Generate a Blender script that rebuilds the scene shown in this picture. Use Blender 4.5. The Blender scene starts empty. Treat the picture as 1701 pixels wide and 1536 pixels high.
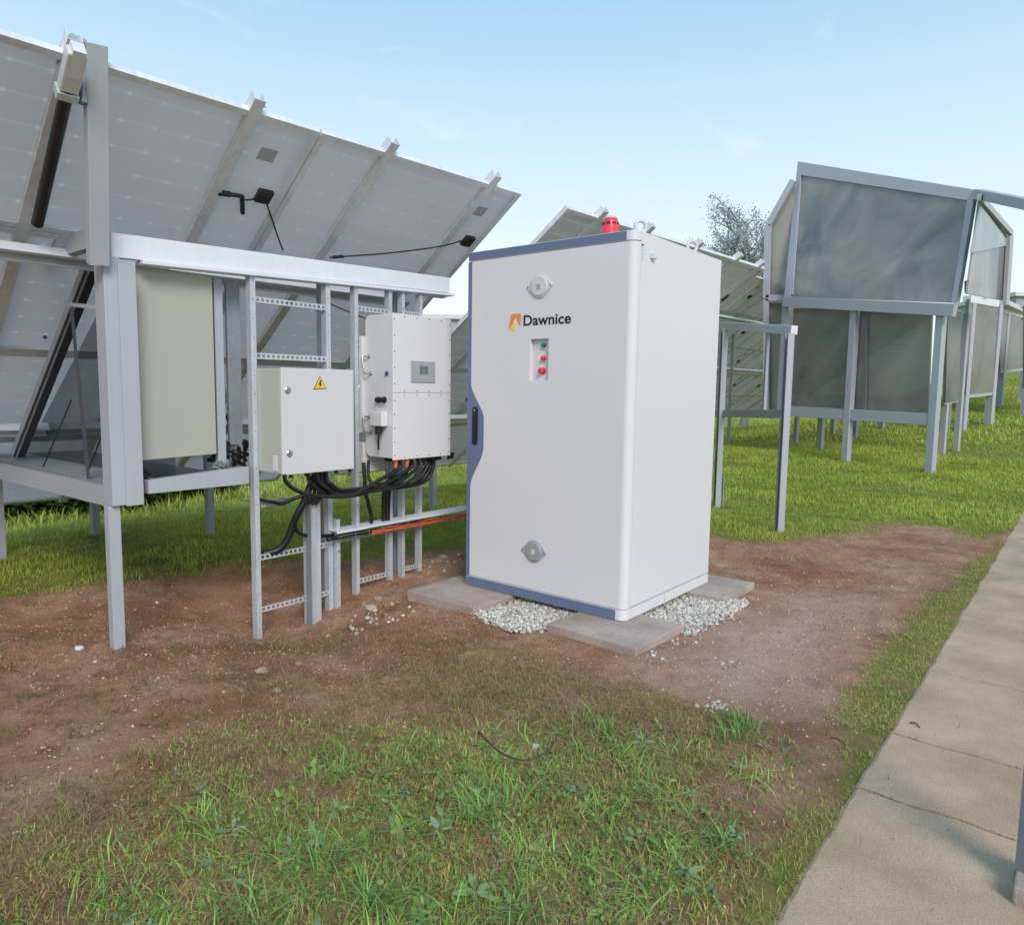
import bpy, bmesh, math, random
import numpy as np
from mathutils import Vector, Matrix
random.seed(7); RNG = np.random.default_rng(11)
S = bpy.context.scene
COL = S.collection
PI = math.pi
V = Vector

# ------------------------------------------------------------------ camera
FPX, YAW, PITCH, ROLL = 1195.656, 0.67501, 0.101218, 0.0152008
CAM = V((3.23326, -3.554724, 1.321672))
fw = V((-math.sin(YAW)*math.cos(PITCH), math.cos(YAW)*math.cos(PITCH), -math.sin(PITCH)))
r0 = V((math.cos(YAW), math.sin(YAW), 0)); u0 = r0.cross(fw)
rt = math.cos(ROLL)*r0 + math.sin(ROLL)*u0
up = -math.sin(ROLL)*r0 + math.cos(ROLL)*u0
cd = bpy.data.cameras.new('camera'); cam = bpy.data.objects.new('camera', cd); COL.objects.link(cam)
cam.matrix_world = Matrix(((rt.x, up.x, -fw.x, CAM.x), (rt.y, up.y, -fw.y, CAM.y), (rt.z, up.z, -fw.z, CAM.z), (0, 0, 0, 1)))
cd.sensor_width = 36; cd.lens = FPX/1701*36; cd.clip_start = .05; cd.clip_end = 2000
S.camera = cam

def ray(x, y): return fw + rt*((x-850.5)/FPX) - up*((y-768)/FPX)
def onp(x, y, P, n):
    d = ray(x, y); t = (V(P)-CAM).dot(n)/d.dot(n); return CAM + d*t
def at_x(x, y, X): return onp(x, y, V((X, 0, 0)), V((1, 0, 0)))
def at_y(x, y, Y): return onp(x, y, V((0, Y, 0)), V((0, 1, 0)))
def at_z(x, y, Z=0.): return onp(x, y, V((0, 0, Z)), V((0, 0, 1)))
def at_d(x, y, D): return CAM + ray(x, y)*D

# ------------------------------------------------------------------ noise + terrain
_perm = np.random.default_rng(3).random((256, 256))
def vnoise(x, y):
    x = np.asarray(x, float); y = np.asarray(y, float)
    xi = np.floor(x).astype(int); yi = np.floor(y).astype(int)
    fx = x-xi; fy = y-yi; fx = fx*fx*(3-2*fx); fy = fy*fy*(3-2*fy)
    g = lambda a, b: _perm[a % 256, b % 256]
    return (g(xi, yi)*(1-fx)+g(xi+1, yi)*fx)*(1-fy) + (g(xi, yi+1)*(1-fx)+g(xi+1, yi+1)*fx)*fy
def fbm(x, y, o=4):
    s = 0; a = .5; x = np.asarray(x, float); y = np.asarray(y, float)
    for i in range(o):
        s = s + a*vnoise(x+17.3*i, y-9.1*i); x = x*2.03; y = y*2.03; a *= .5
    return s/(1-.5**o)
def sstep(a, b, x):
    t = np.clip((x-a)/(b-a), 0, 1); return t*t*(3-2*t)
RY = [-100, 8, 10, 12, 17, 20, 25, 40, 70, 120, 2000]
RZ = [0, 0, .07, .2, .68, .9, 1.35, 2.9, 4.4, 5.0, 5.0]
def height(x, y, rough=True):
    x = np.asarray(x, float); y = np.asarray(y, float)
    yy = y + .08*(x)
    h = sum(np.interp(yy+k, RY, RZ) for k in (-1.5, -.75, 0, .75, 1.5))/5 * (1-.88*sstep(-1, -6, x))
    h = h - .048 - .19*np.exp(-(((x+.62)/.62)**2+((y+1.02)/.42)**2)/1.4)
    if rough:
        near = sstep(14, 6, np.hypot(x-1, y+1))
        k = 1-sstep(2.66, 2.72, x)*sstep(4.4, 4.3, x)
        slab = sstep(-.35, -.15, x)*sstep(1.75, 1.55, x)*sstep(-.5, -.35, y)*sstep(1.6, 1.4, y)
        n1 = (fbm(x*1.7+5, y*1.7, 3)-.5)*.05*(1-.8*slab)
        n2 = ((fbm(x*9+50, y*9+7, 4)-.5)*.030+(fbm(x*22+5, y*22+3, 2)-.5)*.010)*(1-.7*slab)
        h = h + (n1+n2)*near*k
    return h
def hz(x, y, rough=False): return float(height(x, y, rough))

# ------------------------------------------------------------------ materials
def nt(name):
    m = bpy.data.materials.new(name); m.use_nodes = True
    t = m.node_tree; b = t.nodes['Principled BSDF']; return m, t, b
def node(t, kind, **kw):
    n = t.nodes.new(kind)
    for k, v in kw.items():
        if isinstance(k, str) and k.startswith('i_'): n.inputs[k[2:]].default_value = v
        else: setattr(n, k, v)
    return n
def mat(name, col, rough=.5, metal=0., var=.12, scale=6., bump=.0, bscale=60., spec=.5, streak=0., alpha=None, coat=0.):
    """painted / plastic / metal surface with cloudy tone variation, faint dirt streaks and micro bump"""
    m, t, b = nt(name); L = t.links
    tc = node(t, 'ShaderNodeTexCoord'); 
    geo = node(t, 'ShaderNodeNewGeometry')
    n = node(t, 'ShaderNodeTexNoise'); n.inputs['Scale'].default_value = scale; n.inputs['Detail'].default_value = 6
    L.new(geo.outputs['Position'], n.inputs['Vector'])
    mx = node(t, 'ShaderNodeMix', data_type='RGBA', blend_type='MIX')
    lo = [c*(1-var) for c in col[:3]]+[1]; hi = [min(1, c*(1+var*.7)) for c in col[:3]]+[1]
    mx.inputs[6].default_value = lo; mx.inputs[7].default_value = hi
    L.new(n.outputs['Fac'], mx.inputs[0]); out = mx.outputs[2]
    if streak > 0:
        mp = node(t, 'ShaderNodeMapping'); mp.inputs['Scale'].default_value = (14, 14, .8)
        L.new(geo.outputs['Position'], mp.inputs['Vector'])
        n2 = node(t, 'ShaderNodeTexNoise'); n2.inputs['Scale'].default_value = 2.5; n2.inputs['Detail'].default_value = 5
        L.new(mp.outputs[0], n2.inputs['Vector'])
        cr = node(t, 'ShaderNodeValToRGB'); cr.color_ramp.elements[0].position = .52; cr.color_ramp.elements[1].position = .8
        L.new(n2.outputs['Fac'], cr.inputs[0])
        ml = node(t, 'ShaderNodeMath', operation='MULTIPLY'); ml.inputs[1].default_value = streak
        L.new(cr.outputs[0], ml.inputs[0])
        mx2 = node(t, 'ShaderNodeMix', data_type='RGBA'); mx2.inputs[7].default_value = [c*.55 for c in col[:3]]+[1]
        L.new(ml.outputs[0], mx2.inputs[0]); L.new(out, mx2.inputs[6]); out = mx2.outputs[2]
    L.new(out, b.inputs['Base Color'])
    rr = node(t, 'ShaderNodeMapRange'); rr.inputs['To Min'].default_value = max(.02, rough-.08); rr.inputs['To Max'].default_value = min(1, rough+.1)
    L.new(n.outputs['Fac'], rr.inputs['Value']); L.new(rr.outputs[0], b.inputs['Roughness'])
    b.inputs['Metallic'].default_value = metal; b.inputs['Specular IOR Level'].default_value = spec
    if coat: b.inputs['Coat Weight'].default_value = coat; b.inputs['Coat Roughness'].default_value = .2
    if bump > 0:
        nb = node(t, 'ShaderNodeTexNoise'); nb.inputs['Scale'].default_value = bscale; nb.inputs['Detail'].default_value = 4
        L.new(geo.outputs['Position'], nb.inputs['Vector'])
        bp = node(t, 'ShaderNodeBump'); bp.inputs['Strength'].default_value = bump; bp.inputs['Distance'].default_value = .01
        L.new(nb.outputs['Fac'], bp.inputs['Height']); L.new(bp.outputs[0], b.inputs['Normal'])
    return m

WHITE = mat('white_powder_coat', (.705, .69, .72), .38, var=.03, scale=1.2, bump=.03, bscale=900, streak=.05)
WHITE2 = mat('light_grey_powder_coat', (.63, .615, .635), .4, var=.04, scale=2, bump=.03, bscale=900, streak=.06)
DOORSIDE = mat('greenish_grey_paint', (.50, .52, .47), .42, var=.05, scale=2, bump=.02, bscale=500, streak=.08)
BLUE = mat('slate_blue_trim', (.135, .175, .29), .4, var=.06, scale=3, bump=.02, bscale=600)
NAVY = mat('dark_navy_plastic', (.012, .018, .035), .35, var=.2)
BLACK = mat('black_rubber', (.010, .010, .012), .42, var=.3, bump=.1, bscale=300)
BLACKP = mat('black_plastic', (.014, .014, .016), .35, var=.2)
ORANGE = mat('orange_insulation', (.68, .14, .035), .45, var=.12, scale=20)
RED = mat('red_plastic', (.80, .045, .07), .25, var=.1, coat=.3)
DRED = mat('dark_red_slot', (.06, .004, .006), .4)
GREEN = mat('green_plastic', (.02, .19, .14), .3)
YELLOW = mat('yellow_sign', (.85, .55, .03), .4, var=.05)
DARK = mat('dark_print', (.012, .014, .03), .5, var=.05)
LORANGE = mat('logo_orange', (.85, .27, .06), .45, var=.05)
LYELL = mat('logo_yellow', (.90, .62, .10), .45, var=.2)
LCD = mat('grey_screen', (.16, .19, .21), .15, var=.15, scale=30)
GPLATE = mat('grey_faceplate', (.36, .38, .42), .35, var=.05)
STEEL = mat('stainless_steel', (.55, .56, .58), .28, metal=1, var=.1)
def galv(name, base, spangle=.25, metal=.35, var=.18):
    m, t, b = nt(name); L = t.links
    geo = node(t, 'ShaderNodeNewGeometry')
    v = node(t, 'ShaderNodeTexVoronoi'); v.inputs['Scale'].default_value = 75
    n = node(t, 'ShaderNodeTexNoise'); n.inputs['Scale'].default_value = 5; n.inputs['Detail'].default_value = 8
    L.new(geo.outputs['Position'], v.inputs['Vector']); L.new(geo.outputs['Position'], n.inputs['Vector'])
    mp = node(t, 'ShaderNodeMapping'); mp.inputs['Scale'].default_value = (20, 20, 1)
    L.new(geo.outputs['Position'], mp.inputs['Vector'])
    n2 = node(t, 'ShaderNodeTexNoise'); n2.inputs['Scale'].default_value = 2; n2.inputs['Detail'].default_value = 6
    L.new(mp.outputs[0], n2.inputs['Vector'])
    a = node(t, 'ShaderNodeMath', operation='MULTIPLY'); a.inputs[1].default_value = spangle
    L.new(v.outputs['Color'], a.inputs[0])
    s = node(t, 'ShaderNodeMath', operation='ADD'); L.new(a.outputs[0], s.inputs[0]); L.new(n.outputs['Fac'], s.inputs[1])
    s2 = node(t, 'ShaderNodeMath', operation='ADD'); L.new(s.outputs[0], s2.inputs[0]); L.new(n2.outputs['Fac'], s2.inputs[1])
    r = node(t, 'ShaderNodeMapRange'); r.inputs['From Min'].default_value = .7; r.inputs['From Max'].default_value = 1.45
    L.new(s2.outputs[0], r.inputs['Value'])
    mx = node(t, 'ShaderNodeMix', data_type='RGBA')
    mx.inputs[6].default_value = [c*(1-var) for c in base]+[1]; mx.inputs[7].default_value = [min(1, c*(1+var*.7)) for c in base]+[1]
    L.new(r.outputs[0], mx.inputs[0]); L.new(mx.outputs[2], b.inputs['Base Color'])
    b.inputs['Metallic'].default_value = metal
    rr = node(t, 'ShaderNodeMapRange'); rr.inputs['To Min'].default_value = .38; rr.inputs['To Max'].default_value = .62
    L.new(s2.outputs[0], rr.inputs['Value']); L.new(rr.outputs[0], b.inputs['Roughness'])
    return m
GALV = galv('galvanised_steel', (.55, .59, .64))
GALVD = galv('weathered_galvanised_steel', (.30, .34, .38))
ALU = galv('aluminium_frame', (.74, .75, .79), .05, .15)
BEAMM = galv('pale_zinc_beam', (.74, .77, .84), .04, .12, .04)
GREYP = mat('grey_frame_paint', (.40, .42, .47), .45, var=.08, scale=2, streak=.12)
GREYP2 = mat('pale_grey_frame_paint', (.41, .435, .48), .45, var=.08, scale=2, streak=.12)
CREAM = mat('cream_steel_door', (.41, .415, .365), .4, var=.03, scale=1.5, streak=.05)

def backsheet_mat(name, base, line, blob=0.0, cell=.159, ox=.0, oy=.0, rough=.42, tl=.2):
    """solar module seen from behind: faint cell grid with bright diamonds at the cell corners"""
    m, t, b = nt(name); L = t.links
    tc = node(t, 'ShaderNodeTexCoord'); sp = node(t, 'ShaderNodeSeparateXYZ'); L.new(tc.outputs['Object'], sp.inputs[0])
    def dist(o, off, c):
        a = node(t, 'ShaderNodeMath', operation='ADD'); a.inputs[1].default_value = off; L.new(o, a.inputs[0])
        d = node(t, 'ShaderNodeMath', operation='DIVIDE'); d.inputs[1].default_value = c; L.new(a.outputs[0], d.inputs[0])
        f = node(t, 'ShaderNodeMath', operation='FRACT'); L.new(d.outputs[0], f.inputs[0])
        s = node(t, 'ShaderNodeMath', operation='SUBTRACT'); s.inputs[1].default_value = .5; L.new(f.outputs[0], s.inputs[0])
        ab = node(t, 'ShaderNodeMath', operation='ABSOLUTE'); L.new(s.outputs[0], ab.inputs[0]); 
        r = node(t, 'ShaderNodeMath', operation='SUBTRACT'); r.inputs[0].default_value = .5; L.new(ab.outputs[0], r.inputs[1])
        return r.outputs[0]     # 0 on a grid line .. .5 at the cell centre
    dx = dist(sp.outputs['X'], ox, cell); dy = dist(sp.outputs['Y'], oy, cell)
    def less(o, v):
        l = node(t, 'ShaderNodeMapRange'); l.inputs['From Min'].default_value = v*.6; l.inputs['From Max'].default_value = v*1.4
        l.inputs['To Min'].default_value = 1; l.inputs['To Max'].default_value = 0; L.new(o, l.inputs['Value']); return l.outputs[0]
    lx = less(dx, .008); ly = less(dy, .020)
    sm = node(t, 'ShaderNodeMath', operation='ADD'); L.new(dx, sm.inputs[0]); L.new(dy, sm.inputs[1])
    dm = less(sm.outputs[0], .085)
    m1 = node(t, 'ShaderNodeMath', operation='MULTIPLY'); m1.inputs[1].default_value = .14; L.new(lx, m1.inputs[0])
    m2 = node(t, 'ShaderNodeMath', operation='MULTIPLY'); m2.inputs[1].default_value = .42; L.new(ly, m2.inputs[0])
    mxm = node(t, 'ShaderNodeMath', operation='MAXIMUM'); L.new(m1.outputs[0], mxm.inputs[0]); L.new(m2.outputs[0], mxm.inputs[1])
    mxn = node(t, 'ShaderNodeMath', operation='MAXIMUM'); L.new(mxm.outputs[0], mxn.inputs[0]); L.new(dm, mxn.inputs[1])
    n = node(t, 'ShaderNodeTexNoise'); n.inputs['Scale'].default_value = 2.2; n.inputs['Detail'].default_value = 7
    L.new(tc.outputs['Object'], n.inputs['Vector'])
    mx = node(t, 'ShaderNodeMix', data_type='RGBA'); mx.inputs[6].default_value = [c*.86 for c in base]+[1]; mx.inputs[7].default_value = [c*1.1 for c in base]+[1]
    L.new(n.outputs['Fac'], mx.inputs[0])
    mz = node(t, 'ShaderNodeMix', data_type='RGBA'); mz.inputs[7].default_value = list(line)+[1]
    L.new(mxn.outputs[0], mz.inputs[0]); L.new(mx.outputs[2], mz.inputs[6]); L.new(mz.outputs[2], b.inputs['Base Color'])
    b.inputs['Roughness'].default_value = rough
    tr = node(t, 'ShaderNodeBsdfTranslucent'); tr.inputs['Color'].default_value = (1.0, .92, .87, 1); ms = node(t, 'ShaderNodeMixShader'); fm = node(t, 'ShaderNodeMapRange'); fm.inputs['To Min'].default_value = tl; fm.inputs['To Max'].default_value = .95; L.new(mxn.outputs[0], fm.inputs['Value']); L.new(fm.outputs[0], ms.inputs[0])
    L.new(b.outputs[0], ms.inputs[1]); L.new(tr.outputs[0], ms.inputs[2]); L.new(ms.outputs[0], t.nodes['Material Output'].inputs['Surface'])
    return m
BACK = backsheet_mat('module_backsheet', (.74, .71, .70), (.98, .98, .98), tl=.68)
BACK2 = backsheet_mat('module_backsheet_far', (.60, .60, .53), (.94, .94, .90), tl=.5)
CELL = mat('solar_cell_glass', (.012, .016, .035), .12, var=.3, spec=.8)
_t = CELL.node_tree; _tr = node(_t, 'ShaderNodeBsdfTransparent'); _ms = node(_t, 'ShaderNodeMixShader'); _ms.inputs[0].default_value = .82       # bifacial glass lets part of the light through
_t.links.new(_t.nodes['Principled BSDF'].outputs[0], _ms.inputs[1]); _t.links.new(_tr.outputs[0], _ms.inputs[2]); _t.links.new(_ms.outputs[0], _t.nodes['Material Output'].inputs['Surface'])
def smoky(name, a, bcol, rough=.28):
    """grey glazed module back: horizontal cell lines, soft mottling"""
    m, t, b = nt(name); L = t.links
    tc = node(t, 'ShaderNodeTexCoord')
    n = node(t, 'ShaderNodeTexNoise'); n.inputs['Scale'].default_value = .75; n.inputs['Detail'].default_value = 7; n.inputs['Distortion'].default_value = .8
    L.new(tc.outputs['Object'], n.inputs['Vector'])
    cr = node(t, 'ShaderNodeValToRGB'); e = cr.color_ramp.elements
    e[0].position = .36; e[0].color = list(a)+[1]; e[1].position = .64; e[1].color = list(bcol)+[1]
    L.new(n.outputs['Fac'], cr.inputs[0])
    mp = node(t, 'ShaderNodeMapping'); mp.inputs['Scale'].default_value = (.7, .7, 30); L.new(tc.outputs['Object'], mp.inputs['Vector'])
    n2 = node(t, 'ShaderNodeTexNoise'); n2.inputs['Scale'].default_value = 1; n2.inputs['Detail'].default_value = 3; L.new(mp.outputs[0], n2.inputs['Vector'])
    r = node(t, 'ShaderNodeMapRange'); r.inputs['From Min'].default_value = .6; r.inputs['From Max'].default_value = .75; r.inputs['To Max'].default_value = .14
    L.new(n2.outputs['Fac'], r.inputs['Value'])
    sp = node(t, 'ShaderNodeSeparateXYZ'); L.new(tc.outputs['Object'], sp.inputs[0])
    f = node(t, 'ShaderNodeMath', operation='MODULO'); f.inputs[1].default_value = .32; 
    ab0 = node(t, 'ShaderNodeMath', operation='ADD'); ab0.inputs[1].default_value = 20; L.new(sp.outputs['Z'], ab0.inputs[0]); L.new(ab0.outputs[0], f.inputs[0])
    l = node(t, 'ShaderNodeMath', operation='LESS_THAN'); l.inputs[1].default_value = .014; L.new(f.outputs[0], l.inputs[0])
    l2 = node(t, 'ShaderNodeMath', operation='MULTIPLY'); l2.inputs[1].default_value = .13; L.new(l.outputs[0], l2.inputs[0])
    l3 = node(t, 'ShaderNodeMath', operation='MAXIMUM'); L.new(l2.outputs[0], l3.inputs[0]); L.new(r.outputs[0], l3.inputs[1])
    mx = node(t, 'ShaderNodeMix', data_type='RGBA'); mx.inputs[7].default_value = (.42, .44, .43, 1)
    L.new(l3.outputs[0], mx.inputs[0]); L.new(cr.outputs[0], mx.inputs[6]); L.new(mx.outputs[2], b.inputs['Base Color'])
    b.inputs['Roughness'].default_value = rough; b.inputs['Specular IOR Level'].default_value = .8
    tr = node(t, 'ShaderNodeBsdfTransparent'); tr.inputs['Color'].default_value = (.62, .66, .60, 1); ms = node(t, 'ShaderNodeMixShader'); ms.inputs[0].default_value = .22
    L.new(b.outputs[0], ms.inputs[1]); L.new(tr.outputs[0], ms.inputs[2]); L.new(ms.outputs[0], t.nodes['Material Output'].inputs['Surface'])
    return m
SMOKE = smoky('smoky_module_glass', (.16, .175, .155), (.29, .285, .26), .2)
SMOKE2 = smoky('bluish_module_glass', (.12, .15, .18), (.40, .385, .35), .12)
BRIGHTG = smoky('pale_module_glass', (.36, .42, .45), (.48, .53, .56), .2)

def concrete(name, a, bcol, joints=False):
    m, t, b = nt(name); L = t.links
    geo = node(t, 'ShaderNodeNewGeometry')
    n = node(t, 'ShaderNodeTexNoise'); n.inputs['Scale'].default_value = 2.4; n.inputs['Detail'].default_value = 9; n.inputs['Roughness'].default_value = .65
    L.new(geo.outputs['Position'], n.inputs['Vector'])
    cr = node(t, 'ShaderNodeValToRGB'); e = cr.color_ramp.elements
    e[0].position = .32; e[0].color = list(a)+[1]; e[1].position = .68; e[1].color = list(bcol)+[1]
    L.new(n.outputs['Fac'], cr.inputs[0])
    n2 = node(t, 'ShaderNodeTexNoise'); n2.inputs['Scale'].default_value = 160; n2.inputs['Detail'].default_value = 5
    L.new(geo.outputs['Position'], n2.inputs['Vector'])
    mx = node(t, 'ShaderNodeMix', data_type='RGBA', blend_type='OVERLAY'); mx.inputs[0].default_value = .55
    L.new(cr.outputs[0], mx.inputs[6]); L.new(n2.outputs['Fac'], mx.inputs[7]); out = mx.outputs[2]
    # scattered dark specks
    v = node(t, 'ShaderNodeTexVoronoi'); v.inputs['Scale'].default_value = 45; L.new(geo.outputs['Position'], v.inputs['Vector'])
    ls = node(t, 'ShaderNodeMath', operation='LESS_THAN'); ls.inputs[1].default_value = .11; L.new(v.outputs['Distance'], ls.inputs[0])
    n3 = node(t, 'ShaderNodeTexNoise'); n3.inputs['Scale'].default_value = 4; L.new(geo.outputs['Position'], n3.inputs['Vector'])
    m3 = node(t, 'ShaderNodeMath', operation='MULTIPLY'); L.new(ls.outputs[0], m3.inputs[0]); L.new(n3.outputs['Fac'], m3.inputs[1])
    m4 = node(t, 'ShaderNodeMath', operation='MULTIPLY'); m4.inputs[1].default_value = .5; L.new(m3.outputs[0], m4.inputs[0])
    mk = node(t, 'ShaderNodeMix', data_type='RGBA'); mk.inputs[7].default_value = [c*.45 for c in a]+[1]
    L.new(m4.outputs[0], mk.inputs[0]); L.new(out, mk.inputs[6]); L.new(mk.outputs[2], b.inputs['Base Color'])
    b.inputs['Roughness'].default_value = .9
    bp = node(t, 'ShaderNodeBump'); bp.inputs['Strength'].default_value = .35; bp.inputs['Distance'].default_value = .004
    L.new(n2.outputs['Fac'], bp.inputs['Height']); L.new(bp.outputs[0], b.inputs['Normal'])
    return m
SLAB = concrete('paving_concrete', (.26, .205, .175), (.46, .385, .34))
PATHM = concrete('sandy_path_concrete', (.34, .238, .150), (.53, .395, .270))

def leafmat(name, rough=.55):
    m, t, b = nt(name); L = t.links
    a = node(t, 'ShaderNodeAttribute', attribute_name='col'); L.new(a.outputs['Color'], b.inputs['Base Color'])
    b.inputs['Roughness'].default_value = rough; b.inputs['Specular IOR Level'].default_value = .3
    tr = node(t, 'ShaderNodeBsdfTranslucent'); L.new(a.outputs['Color'], tr.inputs['Color'])
    ms = node(t, 'ShaderNodeMixShader'); ms.inputs[0].default_value = .3
    L.new(b.outputs[0], ms.inputs[1]); L.new(tr.outputs[0], ms.inputs[2]); L.new(ms.outputs[0], t.nodes['Material Output'].inputs['Surface'])
    return m
LEAF = leafmat('grass_blade')
STONEM, _t, _b = nt('white_crushed_stone')
_a = node(_t, 'ShaderNodeAttribute', attribute_name='col'); _n = node(_t, 'ShaderNodeTexNoise'); _n.inputs['Scale'].default_value = 90
_g = node(_t, 'ShaderNodeNewGeometry'); _t.links.new(_g.outputs['Position'], _n.inputs['Vector'])
_m = node(_t, 'ShaderNodeMix', data_type='RGBA', blend_type='OVERLAY'); _m.inputs[0].default_value = .6
_t.links.new(_a.outputs['Color'], _m.inputs[6]); _t.links.new(_n.outputs['Fac'], _m.inputs[7]); _t.links.new(_m.outputs[2], _b.inputs['Base Color']); _b.inputs['Roughness'].default_value = .85

def ground_mat():
    m, t, b = nt('soil_and_turf'); L = t.links
    geo = node(t, 'ShaderNodeNewGeometry'); P = geo.outputs['Position']
    def noise(sc, det=6, rough=.6, dist=0):
        n = node(t, 'ShaderNodeTexNoise'); n.inputs['Scale'].default_value = sc; n.inputs['Detail'].default_value = det
        n.inputs['Roughness'].default_value = rough; n.inputs['Distortion'].default_value = dist; L.new(P, n.inputs['Vector']); return n.outputs['Fac']
    def ramp(o, stops):
        cr = node(t, 'ShaderNodeValToRGB'); els = cr.color_ramp.elements
        while len(els) < len(stops): els.new(.5)
        for e, (p_, c) in zip(els, stops): e.position = p_; e.color = list(c)+[1]
        L.new(o, cr.inputs[0]); return cr.outputs[0]
    def mixc(f, a, c, mode='MIX'):
        mx = node(t, 'ShaderNodeMix', data_type='RGBA', blend_type=mode)
        if isinstance(f, float): mx.inputs[0].default_value = f
        else: L.new(f, mx.inputs[0])
        for s, q in ((6, a), (7, c)):
            if isinstance(q, tuple): mx.inputs[s].default_value = list(q)+[1]
            else: L.new(q, mx.inputs[s])
        return mx.outputs[2]
    dirt = ramp(noise(1.6, 8, .65, .4), [(.3, (.30, .140, .075)), (.48, (.49, .262, .160)), (.7, (.66, .415, .290))])
    dirt = mixc(ramp(noise(7, 8, .7), [(.5, (0, 0, 0)), (.75, (1, 1, 1))]), dirt, (.25, .125, .08))
    dirt = mixc(.85, dirt, noise(75, 6, .8), 'OVERLAY'); dirt = mixc(.5, dirt, noise(400, 3, .7), 'OVERLAY')
    v = node(t, 'ShaderNodeTexVoronoi'); v.inputs['Scale'].default_value = 70; L.new(P, v.inputs['Vector'])
    ls = node(t, 'ShaderNodeMath', operation='LESS_THAN'); ls.inputs[1].default_value = .16; L.new(v.outputs['Distance'], ls.inputs[0])
    gt = node(t, 'ShaderNodeMath', operation='GREATER_THAN'); gt.inputs[1].default_value = .52; L.new(noise(11, 3), gt.inputs[0])
    mm = node(t, 'ShaderNodeMath', operation='MULTIPLY'); L.new(ls.outputs[0], mm.inputs[0]); L.new(gt.outputs[0], mm.inputs[1])
    dirt = mixc(mm.outputs[0], dirt, (.34, .25, .21))
    pk = node(t, 'ShaderNodeAttribute', attribute_name='pale').outputs['Fac']
    dirt = mixc(pk, dirt, mixc(.8, (.68, .465, .375), noise(120, 6, .8), 'OVERLAY'))
    turf = ramp(noise(5, 8, .7), [(.3, (.13, .16, .025)), (.55, (.26, .30, .05)), (.75, (.38, .40, .08))])
    turf = mixc(.7, turf, noise(60, 6, .8), 'OVERLAY')
    g = node(t, 'ShaderNodeAttribute', attribute_name='turf').outputs['Fac']
    f = node(t, 'ShaderNodeMath', operation='ADD'); L.new(g, f.inputs[0])
    nn = node(t, 'ShaderNodeMapRange'); nn.inputs['To Min'].default_value = -.55; nn.inputs['To Max'].default_value = .55; L.new(noise(9, 7, .7), nn.inputs['Value'])
    L.new(nn.outputs[0], f.inputs[1])
    fr = node(t, 'ShaderNodeMapRange'); fr.inputs['From Min'].default_value = .35; fr.inputs['From Max'].default_value = .75; L.new(f.outputs[0], fr.inputs['Value'])
    L.new(mixc(fr.outputs[0], dirt, turf), b.inputs['Base Color'])
    b.inputs['Roughness'].default_value = .95; b.inputs['Specular IOR Level'].default_value = .2
    bp = node(t, 'ShaderNodeBump'); bp.inputs['Strength'].default_value = .9; bp.inputs['Distance'].default_value = .035
    L.new(noise(38, 8, .75), bp.inputs['Height'])
    bp2 = node(t, 'ShaderNodeBump'); bp2.inputs['Strength'].default_value = .8; bp2.inputs['Distance'].default_value = .008
    L.new(noise(220, 4, .7), bp2.inputs['Height']); L.new(bp.outputs[0], bp2.inputs['Normal']); L.new(bp2.outputs[0], b.inputs['Normal'])
    return m

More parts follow.
